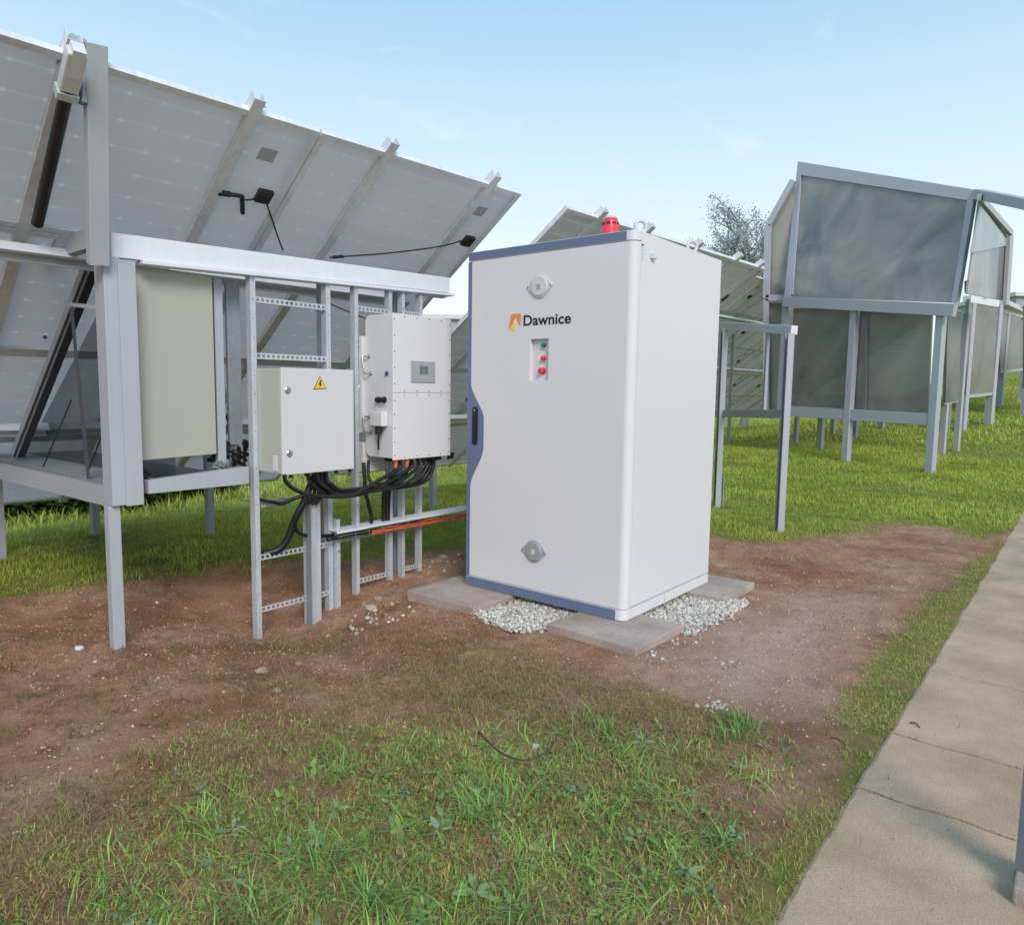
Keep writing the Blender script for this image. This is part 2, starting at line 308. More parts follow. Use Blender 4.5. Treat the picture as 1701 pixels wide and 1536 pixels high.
# ------------------------------------------------------------------ mesh helpers
def finish(o, m, parent=None, bevel=0., smooth=False, seg=2):
    COL.objects.link(o)
    if m is not None and not o.data.materials: o.data.materials.append(m)
    if parent is not None:
        o.parent = parent; o.matrix_parent_inverse = Matrix.Translation(-parent.location) if parent.type == 'EMPTY' or parent.location.length else Matrix()
    if bevel:
        b = o.modifiers.new('bevel', 'BEVEL'); b.width = bevel; b.segments = seg; b.limit_method = 'ANGLE'; b.angle_limit = math.radians(40); b.harden_normals = False
    if smooth:
        for p in o.data.polygons: p.use_smooth = True
    return o
class MB:
    """collects shapes of ONE part in world coordinates"""
    def __init__(s): s.bm = bmesh.new()
    def box(s, lo, hi):
        lo = V(lo); hi = V(hi)
        vs = [s.bm.verts.new((x, y, z)) for x in (lo.x, hi.x) for y in (lo.y, hi.y) for z in (lo.z, hi.z)]
        for f in ((0, 1, 3, 2), (4, 6, 7, 5), (0, 4, 5, 1), (2, 3, 7, 6), (0, 2, 6, 4), (1, 5, 7, 3)): s.bm.faces.new([vs[i] for i in f])
        return s
    def bar(s, A, B, w, d, side):
        """box along AB, width w along 'side', depth d across"""
        A = V(A); B = V(B); a = (B-A).normalized(); side = V(side); side = (side-a*side.dot(a)).normalized(); o = a.cross(side)
        vs = []
        for P in (A, B):
            for i, j in ((-1, -1), (1, -1), (1, 1), (-1, 1)): vs.append(s.bm.verts.new(P+side*(i*w/2)+o*(j*d/2)))
        for f in ((3, 2, 1, 0), (4, 5, 6, 7), (0, 1, 5, 4), (1, 2, 6, 5), (2, 3, 7, 6), (3, 0, 4, 7)): s.bm.faces.new([vs[i] for i in f])
        return s
    def cchan(s, A, B, w, d, side, t=.004, lip=.0):
        """open C section: web along 'side' width w, flanges going d across"""
        A = V(A); B = V(B); a = (B-A).normalized(); side = V(side); side = (side-a*side.dot(a)).normalized(); o = a.cross(side)
        s.bar(A, B, w, t, side)
        for k in (-1, 1):
            off = side*(k*(w/2-t/2))+o*(d/2+t/2+.0003); s.bar(A+off, B+off, t, d, side)
            if lip:
                off = side*(k*(w/2-t-lip/2))+o*(d); s.bar(A+off, B+off, lip, t, side)
        return s
    def prism(s, pts, vec):
        """closed outline (3D points) extruded by vec"""
        a = [s.bm.verts.new(V(p)) for p in pts]; b = [s.bm.verts.new(V(p)+V(vec)) for p in pts]
        n = len(a); s.bm.faces.new(a); s.bm.faces.new(b[::-1])
        for i in range(n): s.bm.faces.new([a[i], b[i], b[(i+1) % n], a[(i+1) % n]])
        return s
    def cyl(s, A, B, r1, r2=None, n=20, caps=True):
        r2 = r1 if r2 is None else r2; A = V(A); B = V(B); a = (B-A).normalized()
        q = a.orthogonal().normalized(); w = a.cross(q)
        R = [[s.bm.verts.new(P+(q*math.cos(2*PI*i/n)+w*math.sin(2*PI*i/n))*r) for i in range(n)] for P, r in ((A, r1), (B, r2))]
        for i in range(n): s.bm.faces.new([R[0][i], R[0][(i+1) % n], R[1][(i+1) % n], R[1][i]])
        if caps: s.bm.faces.new(R[0][::-1]); s.bm.faces.new(R[1])
        return s
    def tube(s, pts, r, n=8, res=6, taper=None):
        """smooth tube through the points (Catmull-Rom)"""
        P = [V(p) for p in pts]
        if len(P) > 2:
            Q = [P[0]*2-P[1]]+P+[P[-1]*2-P[-2]]; C = []
            for i in range(1, len(Q)-2):
                for k in range(res):
                    t = k/res; a, b, c, d = Q[i-1:i+3]
                    C.append(.5*((2*b)+(c-a)*t+(2*a-5*b+4*c-d)*t*t+(3*b-a-3*c+d)*t**3))
            C.append(P[-1]); P = C
        rings = []; prev = None
        for i, p in enumerate(P):
            tan = (P[min(i+1, len(P)-1)]-P[max(i-1, 0)]).normalized()
            q = (prev-tan*prev.dot(tan)) if prev else tan.orthogonal()
            q.normalize(); prev = q; w = tan.cross(q)
            rr = r if taper is None else r*(1+(taper-1)*i/(len(P)-1))
            rings.append([s.bm.verts.new(p+(q*math.cos(2*PI*k/n)+w*math.sin(2*PI*k/n))*rr) for k in range(n)])
        for i in range(len(rings)-1):
            for k in range(n): s.bm.faces.new([rings[i][k], rings[i][(k+1) % n], rings[i+1][(k+1) % n], rings[i+1][k]])
        s.bm.faces.new(rings[0][::-1]); s.bm.faces.new(rings[-1])
        return s
    def ring(s, c, axis, R, r, n=28, k=10):
        c = V(c); a = V(axis).normalized(); q = a.orthogonal().normalized(); w = a.cross(q); rows = []
        for i in range(n):
            d = q*math.cos(2*PI*i/n)+w*math.sin(2*PI*i/n)
            rows.append([s.bm.verts.new(c+d*(R+r*math.cos(2*PI*j/k))+a*(r*math.sin(2*PI*j/k))) for j in range(k)])
        for i in range(n):
            for j in range(k): s.bm.faces.new([rows[i][j], rows[(i+1) % n][j], rows[(i+1) % n][(j+1) % k], rows[i][(j+1) % k]])
        return s
    def lathe(s, c, axis, prof, n=28):
        """prof: list of (radius, height along the axis) from the bottom to the top"""
        c = V(c); a = V(axis).normalized(); q = a.orthogonal().normalized(); w = a.cross(q); rows = []
        for r, h in prof:
            rows.append([s.bm.verts.new(c+a*h+(q*math.cos(2*PI*i/n)+w*math.sin(2*PI*i/n))*max(r, 1e-5)) for i in range(n)])
        for j in range(len(rows)-1):
            for i in range(n): s.bm.faces.new([rows[j][i], rows[j][(i+1) % n], rows[j+1][(i+1) % n], rows[j+1][i]])
        s.bm.faces.new(rows[0][::-1]); s.bm.faces.new(rows[-1])
        return s
    def build(s, name, m, parent=None, bevel=0., smooth=False, origin=None, seg=2, recalc=True):
        if recalc: bmesh.ops.recalc_face_normals(s.bm, faces=s.bm.faces)
        me = bpy.data.meshes.new(name); s.bm.to_mesh(me); s.bm.free()
        o = bpy.data.objects.new(name, me)
        if origin is not None:
            me.transform(Matrix.Translation(-V(origin))); o.location = V(origin)
        finish(o, m, None, bevel, smooth, seg)
        if parent is not None: attach(o, parent)
        return o
def world_of(o):
    M = Matrix.Translation(o.location)@o.rotation_euler.to_matrix().to_4x4()
    return (world_of(o.parent)@o.matrix_parent_inverse@M) if o.parent else M
def attach(o, parent):
    o.parent = parent; o.matrix_parent_inverse = world_of(parent).inverted()
def tag(o, label=None, cat=None, group=None, kind=None):
    if label: o['label'] = label
    if cat: o['category'] = cat
    if group: o['group'] = group
    if kind: o['kind'] = kind
    return o
def thing(name, label, cat, loc=(0, 0, 0), group=None):
    o = bpy.data.objects.new(name, None); o.location = loc; o.empty_display_size = .1; COL.objects.link(o)
    return tag(o, label, cat, group)
def copies(name, mesh_builder, m, spots, parent):
    """one small mesh at the origin, linked at every spot as a part of its own"""
    bm = mesh_builder.bm; bmesh.ops.recalc_face_normals(bm, faces=bm.faces); me = bpy.data.meshes.new(name); bm.to_mesh(me); bm.free(); me.materials.append(m)
    for p in spots:
        o = bpy.data.objects.new(name, me); COL.objects.link(o); o.location = V(p); attach(o, parent)
def cut(o, lo, hi):
    c = MB().box(lo, hi).build('cutter', None)
    b = o.modifiers.new('bool', 'BOOLEAN'); b.operation = 'DIFFERENCE'; b.object = c; b.solver = 'EXACT'
    bpy.context.view_layer.update()
    dg = bpy.context.evaluated_depsgraph_get(); me = bpy.data.meshes.new_from_object(o.evaluated_get(dg))
    o.modifiers.clear(); o.data = me; bpy.data.objects.remove(c)
def text_mesh(body, size, weight=0.):
    cu = bpy.data.curves.new('t', 'FONT'); cu.body = body; cu.size = size; cu.offset = weight; cu.extrude = 0; cu.resolution_u = 6
    o = bpy.data.objects.new('t', cu); COL.objects.link(o); bpy.context.view_layer.update()
    me = bpy.data.meshes.new_from_object(o.evaluated_get(bpy.context.evaluated_depsgraph_get())); bpy.data.objects.remove(o)
    return me
def text_obj(name, body, m, parent, origin, ex, ez, width, weight=0., height=None):
    """flat lettering: origin = lower left, ex / ez = directions of writing and of up"""
    me = text_mesh(body, 1., weight); xs = [v.co.x for v in me.vertices]; ys = [v.co.y for v in me.vertices]
    x0, x1, y1 = min(xs), max(xs), max(ys); k = width/(x1-x0); kz = k if height is None else height/y1
    ex = V(ex); ez = V(ez)
    for v in me.vertices: v.co = V(origin)+ex*((v.co.x-x0)*k)+ez*(v.co.y*kz)
    o = bpy.data.objects.new(name, me); finish(o, m); attach(o, parent); return o

# ------------------------------------------------------------------ ground, path
def inpoly(px, py, poly):
    px = np.asarray(px); py = np.asarray(py); c = np.zeros(px.shape, bool); n = len(poly)
    for i in range(n):
        x1, y1 = poly[i]; x2, y2 = poly[(i+1) % n]
        if y1 == y2: continue
        c ^= ((y1 > py) != (y2 > py)) & (px < (x2-x1)*(py-y1)/(y2-y1)+x1)
    return c
# outlines on the ground (metres)
BACKG = [(-60, -30), (-3.2, -3.2), (-2.02, -2.11), (-2.0, -1.4), (-1.69, -.62), (-1.2, .1), (-.9, .5), (-.75, 1.3), (-.1, 2.3), (.45, 3.0), (1.08, 3.15), (1.5, 4.0), (1.65, 5.0), (2.1, 5.3), (2.45, 4.7), (2.73, 4.3), (2.73, 400), (-300, 400)]
STRIPG = [(2.75, 4.5), (2.55, 3.4), (2.46, 2.2), (2.42, 1.3), (2.42, .3), (2.44, -.3), (2.53, -.66), (2.60, -.95), (2.55, -1.3), (2.52, -1.7), (2.75, -2.6), (2.78, -2), (2.78, 4.5)]
FG = [(.7, -3.6), (.7, -2.95), (.52, -2.62), (.60, -2.3), (.62, -1.95), (.9, -1.62), (1.2, -1.35), (1.45, -1.08), (1.8, -.90), (2.08, -.80), (2.3, -.68), (2.44, -.85), (2.46, -1.17), (2.5, -1.4), (2.6, -1.62), (2.85, -3.0), (2.0, -4)]
FGDENSE = [(1.25, -2.9), (1.0, -2.3), (1.1, -1.9), (1.45, -1.5), (1.65, -1.22), (2.0, -1.0), (2.25, -.8), (2.4, -1.0), (2.4, -1.4), (2.55, -1.7), (2.6, -3), (1.8, -3.6)]
MOSS = [(.95, -1.0), (1.1, -.75), (1.35, -.62), (1.7, -.65), (2.0, -.8), (2.2, -.7), (2.35, -.6), (2.4, -1.0), (1.9, -1.1), (1.4, -1.4), (.95, -1.6), (.65, -1.3)]
PALE = [(1.62, .95), (1.55, .1), (1.65, -.35), (1.95, -.55), (2.25, -.4), (2.3, .1), (2.2, .8), (2.35, 1.55), (2.0, 1.75)]
def axis(a, b, step, lo, hi, g):
    c = list(np.arange(a, b+1e-6, step)); s = step
    x = a
    L = []
    while x > lo: s *= g; x -= s; L.append(x)
    s = step; x = c[-1]; R = []
    while x < hi: s *= g; x += s; R.append(x)
    return np.array(L[::-1]+c+R)
def poly_soft(x, y, poly, r=.12, k=10):
    a = np.zeros(x.shape)
    for i in range(k):
        t = 2*PI*i/k; a += inpoly(x+r*math.cos(t), y+r*math.sin(t), poly)
    return a/k
def make_ground():
    xs = axis(-1.3, 3.3, .028, -700, 700, 1.07); ys = axis(-3.4, 1.8, .028, -60, 900, 1.055)
    X, Y = np.meshgrid(xs, ys, indexing='ij'); Z = height(X, Y)
    # the path is cut in as a flat shallow trough
    Z = np.where((X > 2.74) & (X < 4.28), height(X, Y, False)-.05, Z)
    n, mm = X.shape
    co = np.stack([X, Y, Z], -1).reshape(-1, 3)
    i = np.arange(n*mm).reshape(n, mm)
    f = np.stack([i[:-1, :-1], i[1:, :-1], i[1:, 1:], i[:-1, 1:]], -1).reshape(-1, 4)
    me = bpy.data.meshes.new('ground'); me.vertices.add(len(co)); me.vertices.foreach_set('co', co.ravel())
    me.loops.add(f.size); me.loops.foreach_set('vertex_index', f.ravel()); me.polygons.add(len(f))
    me.polygons.foreach_set('loop_start', np.arange(len(f))*4); me.polygons.foreach_set('loop_total', np.full(len(f), 4)); me.polygons.foreach_set('use_smooth', np.ones(len(f), bool))
    me.update()
    wx = X+(fbm(X*3, Y*3)-.5)*.6; wy = Y+(fbm(X*3+40, Y*3+9)-.5)*.6
    t = np.maximum(poly_soft(wx, wy, BACKG, .22), np.maximum(poly_soft(X+(fbm(X*3, Y*3)-.5)*.08, Y+(fbm(X*3+40, Y*3+9)-.5)*.08, STRIPG, .07)*.6, poly_soft(wx, wy, FG, .15)*.42))
    t = np.maximum(t, poly_soft(wx, wy, MOSS, .25)*.30*sstep(.42, .6, fbm(X*4+8, Y*4, 3)))
    t = np.where(X < 0, np.maximum(t, .22*fbm(X*2.2, Y*2.2)), t); t = np.where(X > 4.3, 1, t)
    for nm, arr in (('turf', t), ('pale', poly_soft(wx, wy, PALE, .25)*.8)):
        at = me.attributes.new(nm, 'FLOAT', 'POINT'); at.data.foreach_set('value', arr.ravel().astype(np.float32))
    o = bpy.data.objects.new('ground', me); finish(o, ground_mat()); tag(o, 'reddish bare soil running into mown green turf', None, kind='structure')
make_ground()
def make_path():
    # slabs of cast concrete with open joints, laid along the y direction
    bm = bmesh.new(); joints = [-7.0, -5.0, -3.6, -2.3, -.93, -.40, .47, 1.5, 2.9, 4.3, 5.7, 7.1, 8.5, 10, 12, 14, 17, 20, 24, 30, 40]
    rnd = random.Random(4); XS = lambda xl: [xl, xl+.015]+[2.76+.04*q for q in range(14)]+[3.5, 3.9, 4.2, 4.28]
    for a, b in zip(joints[:-1], joints[1:]):
        g = .006 if b < 3 else .004
        n = max(2, int((b-a)/.06)); 
        n = min(n, 40)
        left = []; 
        rows = []
        for i in range(n+1):
            y = a+g+(b-a-2*g)*i/n; xl = 2.688+.03*(float(fbm(y*3, 3.3))-.5)+.007*(rnd.random()-.5); 
            z = hz(3.2, y)+.010; wob = .012*(float(vnoise(y*0+a*7, 1.5))-.5)
            rows.append([bm.verts.new((x, y+((.030*(float(fbm(x*7, (b if i else a)*3.1, 4))-.5)+(.004*(rnd.random()-.5))) if i in (0, n) else 0), z+(-.008 if k in (0,) else 0))) for k, x in enumerate(XS(xl))])
        for r in range(n):
            for k in range(len(rows[0])-1): bm.faces.new([rows[r][k], rows[r][k+1], rows[r+1][k+1], rows[r+1][k]])
    r = bmesh.ops.extrude_face_region(bm, geom=bm.faces[:])
    for v in r['geom']:
        if isinstance(v, bmesh.types.BMVert): v.co.z -= .09
    bmesh.ops.recalc_face_normals(bm, faces=bm.faces)
    me = bpy.data.meshes.new('path'); bm.to_mesh(me); bm.free(); o = bpy.data.objects.new('path', me); finish(o, PATHM, bevel=.004)
    tag(o, 'sandy concrete footpath with cracked joints', None, kind='structure')
make_path()

# ------------------------------------------------------------------ slabs
def paving(pts, top, th, label):
    c = [V((x, y, top)) for x, y in pts]; n = []
    rnd = random.Random(len(label))
    for i in range(4):
        a, b = c[i], c[(i+1) % 4]
        for k in range(8): n.append(a.lerp(b, k/8)+V((rnd.uniform(-.004, .004), rnd.uniform(-.004, .004), 0)))
    m = MB().prism(n, (0, 0, -th))
    o = m.build('paving_slab', SLAB, bevel=.006); tag(o, label, 'paving slab', 'concrete slabs under the cabinet'); return o
paving([(-.19, -.36), (.40, -.36), (.40, .15), (-.19, .15)], -.004, .075, 'concrete slab under the left front corner of the battery cabinet, beside the steel rack')
paving([(.90, -.30), (1.49, -.33), (1.51, .20), (.92, .22)], -.004, .075, 'concrete slab under the nearest corner of the cabinet, pointing at the viewer')
paving([(1.02, .85), (1.475, .87), (1.48, 1.40), (1.02, 1.40)], -.004, .075, 'concrete slab under the rear right corner of the cabinet, beside bare soil')

# ------------------------------------------------------------------ battery cabinet
W, DP, H = 1.2312, 1.1621, 2.20
def cabinet():
    c = thing('battery_cabinet', 'tall white battery cabinet with blue trim, orange logo and red beacon on concrete slabs', 'battery cabinet', (W/2, DP/2, 0))
    R = .045
    def plan(y0, y1, r=R, inset=0.):
        pts = [(0+inset, y0), (W-r-inset, y0)]
        for k in range(1, 9):
            a = PI/2*k/8; pts.append((W-inset-r+r*math.sin(a), y0+r-r*math.cos(a)))
        if y1 > y0+r+.001: pts.append((W-inset, y1))
        pts.append((0+inset, y1)); return pts
    # body shell (behind the door), top cap and plinth
    m = MB(); m.box((.002, .067, .070), (W-.001, DP, 2.2)); m.build('body', WHITE, c, bevel=.003)
    m = MB(); m.prism([V((x, y, 2.145)) for x, y in plan(0, .0625)], (0, 0, .055)); m.build('top_cap', WHITE, c, bevel=.004)
    m = MB(); m.prism([V((x, y, 0.0)) for x, y in plan(0, DP)], (0, 0, .063)); m.build('plinth', WHITE, c, bevel=.002)
    for nm, z0, z1 in (('top_trim', 2.149, 2.197), ('plinth_trim', .003, .060)):
        MB().box((.005, -.002, z0), (W-.060, .004, z1)).build(nm, BLUE, c)
    door = MB(); door.prism([V((x, y, .067)) for x, y in plan(-.001, .060)], (0, 0, 2.074)); door = door.build('door', WHITE, c)
    cut(door, (.518, -.05, 1.378), (.655, .038, 1.628))
    b = door.modifiers.new('bevel', 'BEVEL'); b.width = .0018; b.segments = 2; b.limit_method = 'ANGLE'; b.angle_limit = .7
    # blue handle strip with its bulge
    pts = []
    def edge(z):
        if z > 1.36 or z < .66: return .034
        if z >= 1.12: return .034+.114*float(sstep(1.36, 1.12, z))
        if z >= .95: return .148
        return .034+.114*float(sstep(.66, .95, z))
    zs = [2.139]+[1.37-k*.012 for k in range(60)]+[.067]
    pts = [V((.004, -.0035, .0675)), V((.004, -.0035, 2.1385))]+[V((edge(z), -.0035, z)) for z in zs]
    MB().prism(pts, (0, .002, 0)).build('trim_strip', BLUE, c)
    cap = lambda x0, x1, z0, z1: [V(((x0+x1)/2+(x1-x0)/2*math.cos(a), 0, (z1-(x1-x0)/2 if a < PI else z0+(x1-x0)/2)+(x1-x0)/2*math.sin(a))) for a in [2*PI*i/24+1e-4 for i in range(24)]]
    h = MB().prism([p+V((0, -.010, 0)) for p in cap(.052, .098, .952, 1.205)], (0, .009, 0)).build('handle', NAVY, c, bevel=.002)
    MB().prism([p+V((0, -.016, 0)) for p in cap(.066, .084, .975, 1.165)], (0, .008, 0)).build('grip', BLACKP, h, bevel=.003)
    MB().cyl((.075, -.014, 1.182), (.075, -.008, 1.182), .008).build('lock', STEEL, h)
    # round vent covers with two ears
    for x, z, in ((.584, 1.943), (.578, .315)):
        out = []
        for i in range(72):
            a = 2*PI*i/72; a0 = math.acos(.070/.098); da = min(a % PI, PI-a % PI); r = .070/math.cos(a0-da) if da < a0 else .070
            out.append(V((x+r*math.cos(a), -.009, z+r*math.sin(a))))
        v = MB().prism(out, (0, .0075, 0)).build('vent_cover', GPLATE if z < 1 else WHITE2, c, bevel=.002)
        MB().lathe((x, -.009, z), (0, -1, 0), [(.062, 0), (.062, .003), (.056, .007), (.0, .008)], 40).build('cap', WHITE2 if z > 1 else mat('dull_silver_cap', (.40, .42, .41), .4, metal=.3), v, smooth=False)
        for s in (-1, 1): MB().lathe((x+s*.083, -.0088, z), (0, -1, 0), [(.006, 0), (.006, .002), (.003, .004)], 12).build('screw', STEEL, v)
        MB().box((x-.014, -.0185, z-.018), (x+.014, -.0165, z+.012)).build('sticker', GPLATE if z > 1 else WHITE2, v)
    # control recess
    rp = MB().box((.519, .030, 1.379), (.654, .037, 1.627)).build('control_recess', WHITE, c)
    MB().box((.519, .0295, 1.379), (.548, .0298, 1.627)).build('edge_strip', WHITE2, rp)
    for z, mm, r, d in ((1.592, GREEN, .0125, .020), (1.513, RED, .0135, .022), (1.436, RED, .0185, .038)):
        MB().lathe((.604 if d < .03 else .598, .030, z), (0, -1, 0), [(r*1.15, 0), (r*1.15, .006), (r*.8, .007), (r*.8, d*.6), (r, d*.65), (r, d*.9), (r*.7, d), (0, d*1.02)]).build('push_button', mm, c, smooth=False, bevel=.0006)
        if d < .03: MB().box((.594, .0285, z-.030), (.614, .0296, z-.024)).build('button_label', GPLATE, c)
    # logo: lettering and mark
    text_obj('lettering', 'Dawnice', DARK, c, (.463, -.0026, 1.7135), (1, 0, 0), (0, 0, 1), .353, .022, .062)
    sx = lambda u: .346+(u-358)/ (432-358)*.098; sz = lambda w: 1.694+(770-w)/(770-688)*.094
    mk = [(358, 766), (372, 694), (376, 689), (424, 688), (431, 692), (432, 700), (429, 752), (418, 745), (408, 715), (402, 708), (396, 712), (382, 740), (368, 758)]
    MB().prism([V((sx(u), -.0032, sz(w))) for u, w in mk], (0, .0015, 0)).build('logo_mark', LORANGE, c)
    mk = [(362, 768), (378, 752), (392, 728), (396, 742), (398, 776), (380, 777)]
    MB().prism([V((sx(u), -.0030, sz(w))) for u, w in mk], (0, .0013, 0)).build('logo_glow', LYELL, c)
    # lifting eyes, beacon, side fittings
    for y in (.135, .805):
        e = MB(); e.lathe((W-.05, y, 2.2), (0, 0, 1), [(.020, 0), (.020, .003), (.014, .005), (.012, .010)], 20); e.ring((W-.05, y, 2.240), (1, -.7, 0), .033, .0105)
        e.build('lifting_eye', WHITE2, c, smooth=True)
    bc = (.915, .25, 2.2)
    be = MB().lathe(bc, (0, 0, 1), [(.056, 0), (.056, .012), (.054, .03), (.050, .075), (.047, .105), (.044, .128), (.036, .138)], 24).build('beacon', RED, c, bevel=.002)
    MB().lathe((bc[0], bc[1], 2.3385), (0, 0, 1), [(.041, 0), (.040, .008), (.030, .017), (.012, .021), (0, .0215)], 24).build('dome', mat('pink_beacon_lens', (.85, .45, .5), .2), be, smooth=True)
    for a in range(8):
        t = a*PI/4+.2; d = V((math.cos(t), math.sin(t), 0)); q = V((-d.y, d.x, 0))
        MB().bar(V((bc[0], bc[1], 2.310))+d*.0455-q*.012, V((bc[0], bc[1], 2.310))+d*.0455+q*.012, .012, .006, (0, 0, 1)).build('slot', DRED, be)
        MB().bar(V((bc[0], bc[1], 2.212))+d*.0535, V((bc[0], bc[1], 2.292))+d*.0485, .006, .005, q).build('rib', RED, be)
    MB().box((W-.001, .168, 2.066), (W+.024, .205, 2.098)).build('side_fitting', WHITE, c, bevel=.003)
    # small printed lines on the side panel
    lt = MB()
    for k in range(9):
        z = 2.118-k*.0095; lt.box((W-.0021, .068, z), (W-.0007, .068+random.uniform(.015, .036), z+.003))
    lt.build('side_print', mat('pale_print', (.30, .36, .48), .5), c)
    MB().box((W-.0021, .066, 2.124), (W-.0006, .092, 2.131)).build('side_print', DARK, c)
    copies('plinth_screw', MB().lathe((0, 0, 0), (1, 0, 0), [(.006, 0), (.005, .0025)], 10), WHITE2, [(W, y, .032) for y in (.36, .40, .44, .60, .66, .78)], c)
    MB().box((W-.001, .50, .006), (W+.0012, .502, .060)).build('plinth_joint', GPLATE, c)
    for z in (.19, 1.95): MB().box((W-.02, DP-.001, z), (W-.004, DP+.008, z+.04)).build('rear_hinge', WHITE2, c)
cabinet()

# ------------------------------------------------------------------ rack line (plane X = RX)
RX = -.62
BEAMZ = lambda y: (1.925+(y+1.95)*.036, 2.065+(y+1.95)*.036)     # bottom, top of the long beam
beam = thing('support_beam', 'long pale zinc beam running above the ladder racks from the corner post to beside the cabinet', 'beam', (RX, -.7, 2.0))
ya, yb = -1.95, .47
m = MB(); (b0, t0), (b1, t1) = BEAMZ(ya), BEAMZ(yb)
m.prism([V((RX+.004, ya, b0+.02)), V((RX+.004, yb, b1+.03)), V((RX+.004, yb, t1)), V((RX+.004, ya, t0))], (-.05, 0, 0))
m.build('web', BEAMM, beam, bevel=.003)
m = MB(); m.prism([V((RX+.028, ya+.14, b0+.004)), V((RX+.028, yb+.03, b1+.004)), V((RX+.028, yb+.03, b1+.024)), V((RX+.028, ya+.14, b0+.024))], (-.09, 0, 0))
m.build('lower_flange', BEAMM, beam, bevel=.003)
m = MB(); m.prism([V((RX-.02, .1, b1-.016)), V((RX-.02, yb-.02, b1-.012)), V((RX-.02, yb-.02, b1+.003)), V((RX-.02, .1, b1))], (-.05, 0, 0)); m.build('end_lip', BEAMM, beam)

def rung(P, Q, parent, w=.034, n=15):
    """slotted cross rail: two strips joined by narrow bridges, so the slots are real openings"""
    P = V(P); Q = V(Q); m = MB(); zz = V((0, 0, 1)); L = (Q-P)
    for k in (-1, 1): m.bar(P+zz*(k*w*.38), Q+zz*(k*w*.38), w*.24, .003, zz)
    for i in range(n+1):
        c = P+L*(i/n); a = L.normalized(); m.bar(c-zz*(w*.26), c+zz*(w*.26), L.length/n*.42, .003, a)
    m.bar(P+V((-.010, 0, -w*.5)), Q+V((-.010, 0, -w*.5)), .0025, .020, zz)
    m.build('rung', GALV, parent)
def upright(y, foot, top, parent, w=.034, d=.045, bolts=True, x=RX):
    m = MB(); m.cchan((x, y, foot-.12), (x, y, top), w, d, (0, 1, 0), .003, .006)
    o = m.build('upright', GALV, parent)
    if bolts:
        copies('bolt_hole', MB().cyl((.0015, 0, 0), (.0028, 0, 0), .0042, n=8), GALVD, [(x, y, foot+.06+k*.11) for k in range(int((top-foot)/.11))], o)
    return o
def ladder(y0, y1, rungpx, label, top=True, w=.034):
    t = thing('cable_ladder', label, 'cable ladder', (RX, (y0+y1)/2, hz(RX, (y0+y1)/2)), 'galvanised cable ladders under the beam')
    for y in (y0, y1): upright(y, hz(RX, y), BEAMZ(y)[0]+.002, t, w)
    for (xa, ya_), (xb, yb_) in rungpx:
        za = at_x(xa, ya_, RX).z; zb = at_x(xb, yb_, RX).z
        rung((RX-.006, y0+w/2+.001, (za+zb)/2), (RX-.006, y1-w/2-.001, (za+zb)/2), t, n=max(6, int((y1-y0)/.034)))
    return t
yl = lambda x, y: at_x(x, y, RX).y
ladder(yl(424, 700), yl(547, 700), [((430, 500), (535, 508)), ((430, 590), (535, 597)), ((435, 924), (515, 912)), ((435, 1008), (510, 998))], 'widest galvanised cable ladder, behind the small control box with the yellow sign')
ladder(yl(593, 700), yl(649, 700), [((590, 512), (640, 517)), ((605, 962), (650, 953))], 'galvanised cable ladder between the control box and the screwed white inverter', w=.03)
ladder(yl(670, 700), yl(699, 700), [((672, 520), (693, 523)), ((680, 942), (705, 938))], 'narrow galvanised cable ladder behind the inverter, nearest the battery cabinet', w=.028)
# stout posts standing with the ladders
def post(name, x, y, top, w, d, label, mtl=GALV, side=(0, 1, 0), foot=None, group=None, cap=True, lean=0):
    f = hz(x, y) if foot is None else foot
    t = thing(name, label, 'post', (x, y, f), group)
    MB().cchan((x, y, f-.15), (x, y, top), w, d, side, .005, .012).build('channel', mtl, t)
    return t
pw = post('steel_post', RX+.045, yl(516, 900), at_x(520, 832, RX).z, .085, .06, 'wide short steel channel post ending under the black cables', GALV)
MB().bar(V((RX+.049, yl(505, 900), hz(RX, -.8)-.1)), V((RX+.049, yl(505, 900), .69)), .004, .055, (0, 1, 0)).build('flange', GALVD, pw)
p2 = post('steel_post', RX+.03, yl(557, 900), .45, .03, .04, 'short bolted steel stub beside the foot of the widest ladder', GALV)
for z in (.30, .36, .24): MB().lathe((RX+.034, yl(557, 900), z), (1, 0, 0), [(.008, 0), (.008, .006), (.004, .007)], 6).build('bolt', STEEL, p2)
rx2 = RX-.11
p3 = thing('steel_post', 'tall galvanised channel post rising behind the right edge of the control box', 'post', (rx2, yl(570, 900), hz(rx2, -.55)))
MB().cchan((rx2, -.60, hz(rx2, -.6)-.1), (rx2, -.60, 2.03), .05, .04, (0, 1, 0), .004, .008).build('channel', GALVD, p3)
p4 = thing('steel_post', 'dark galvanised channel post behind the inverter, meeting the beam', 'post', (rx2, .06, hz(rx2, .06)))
MB().cchan((rx2, .04, hz(rx2, .04)-.1), (rx2, .04, 2.03), .06, .04, (0, 1, 0), .004, .008).build('channel', GALVD, p4)

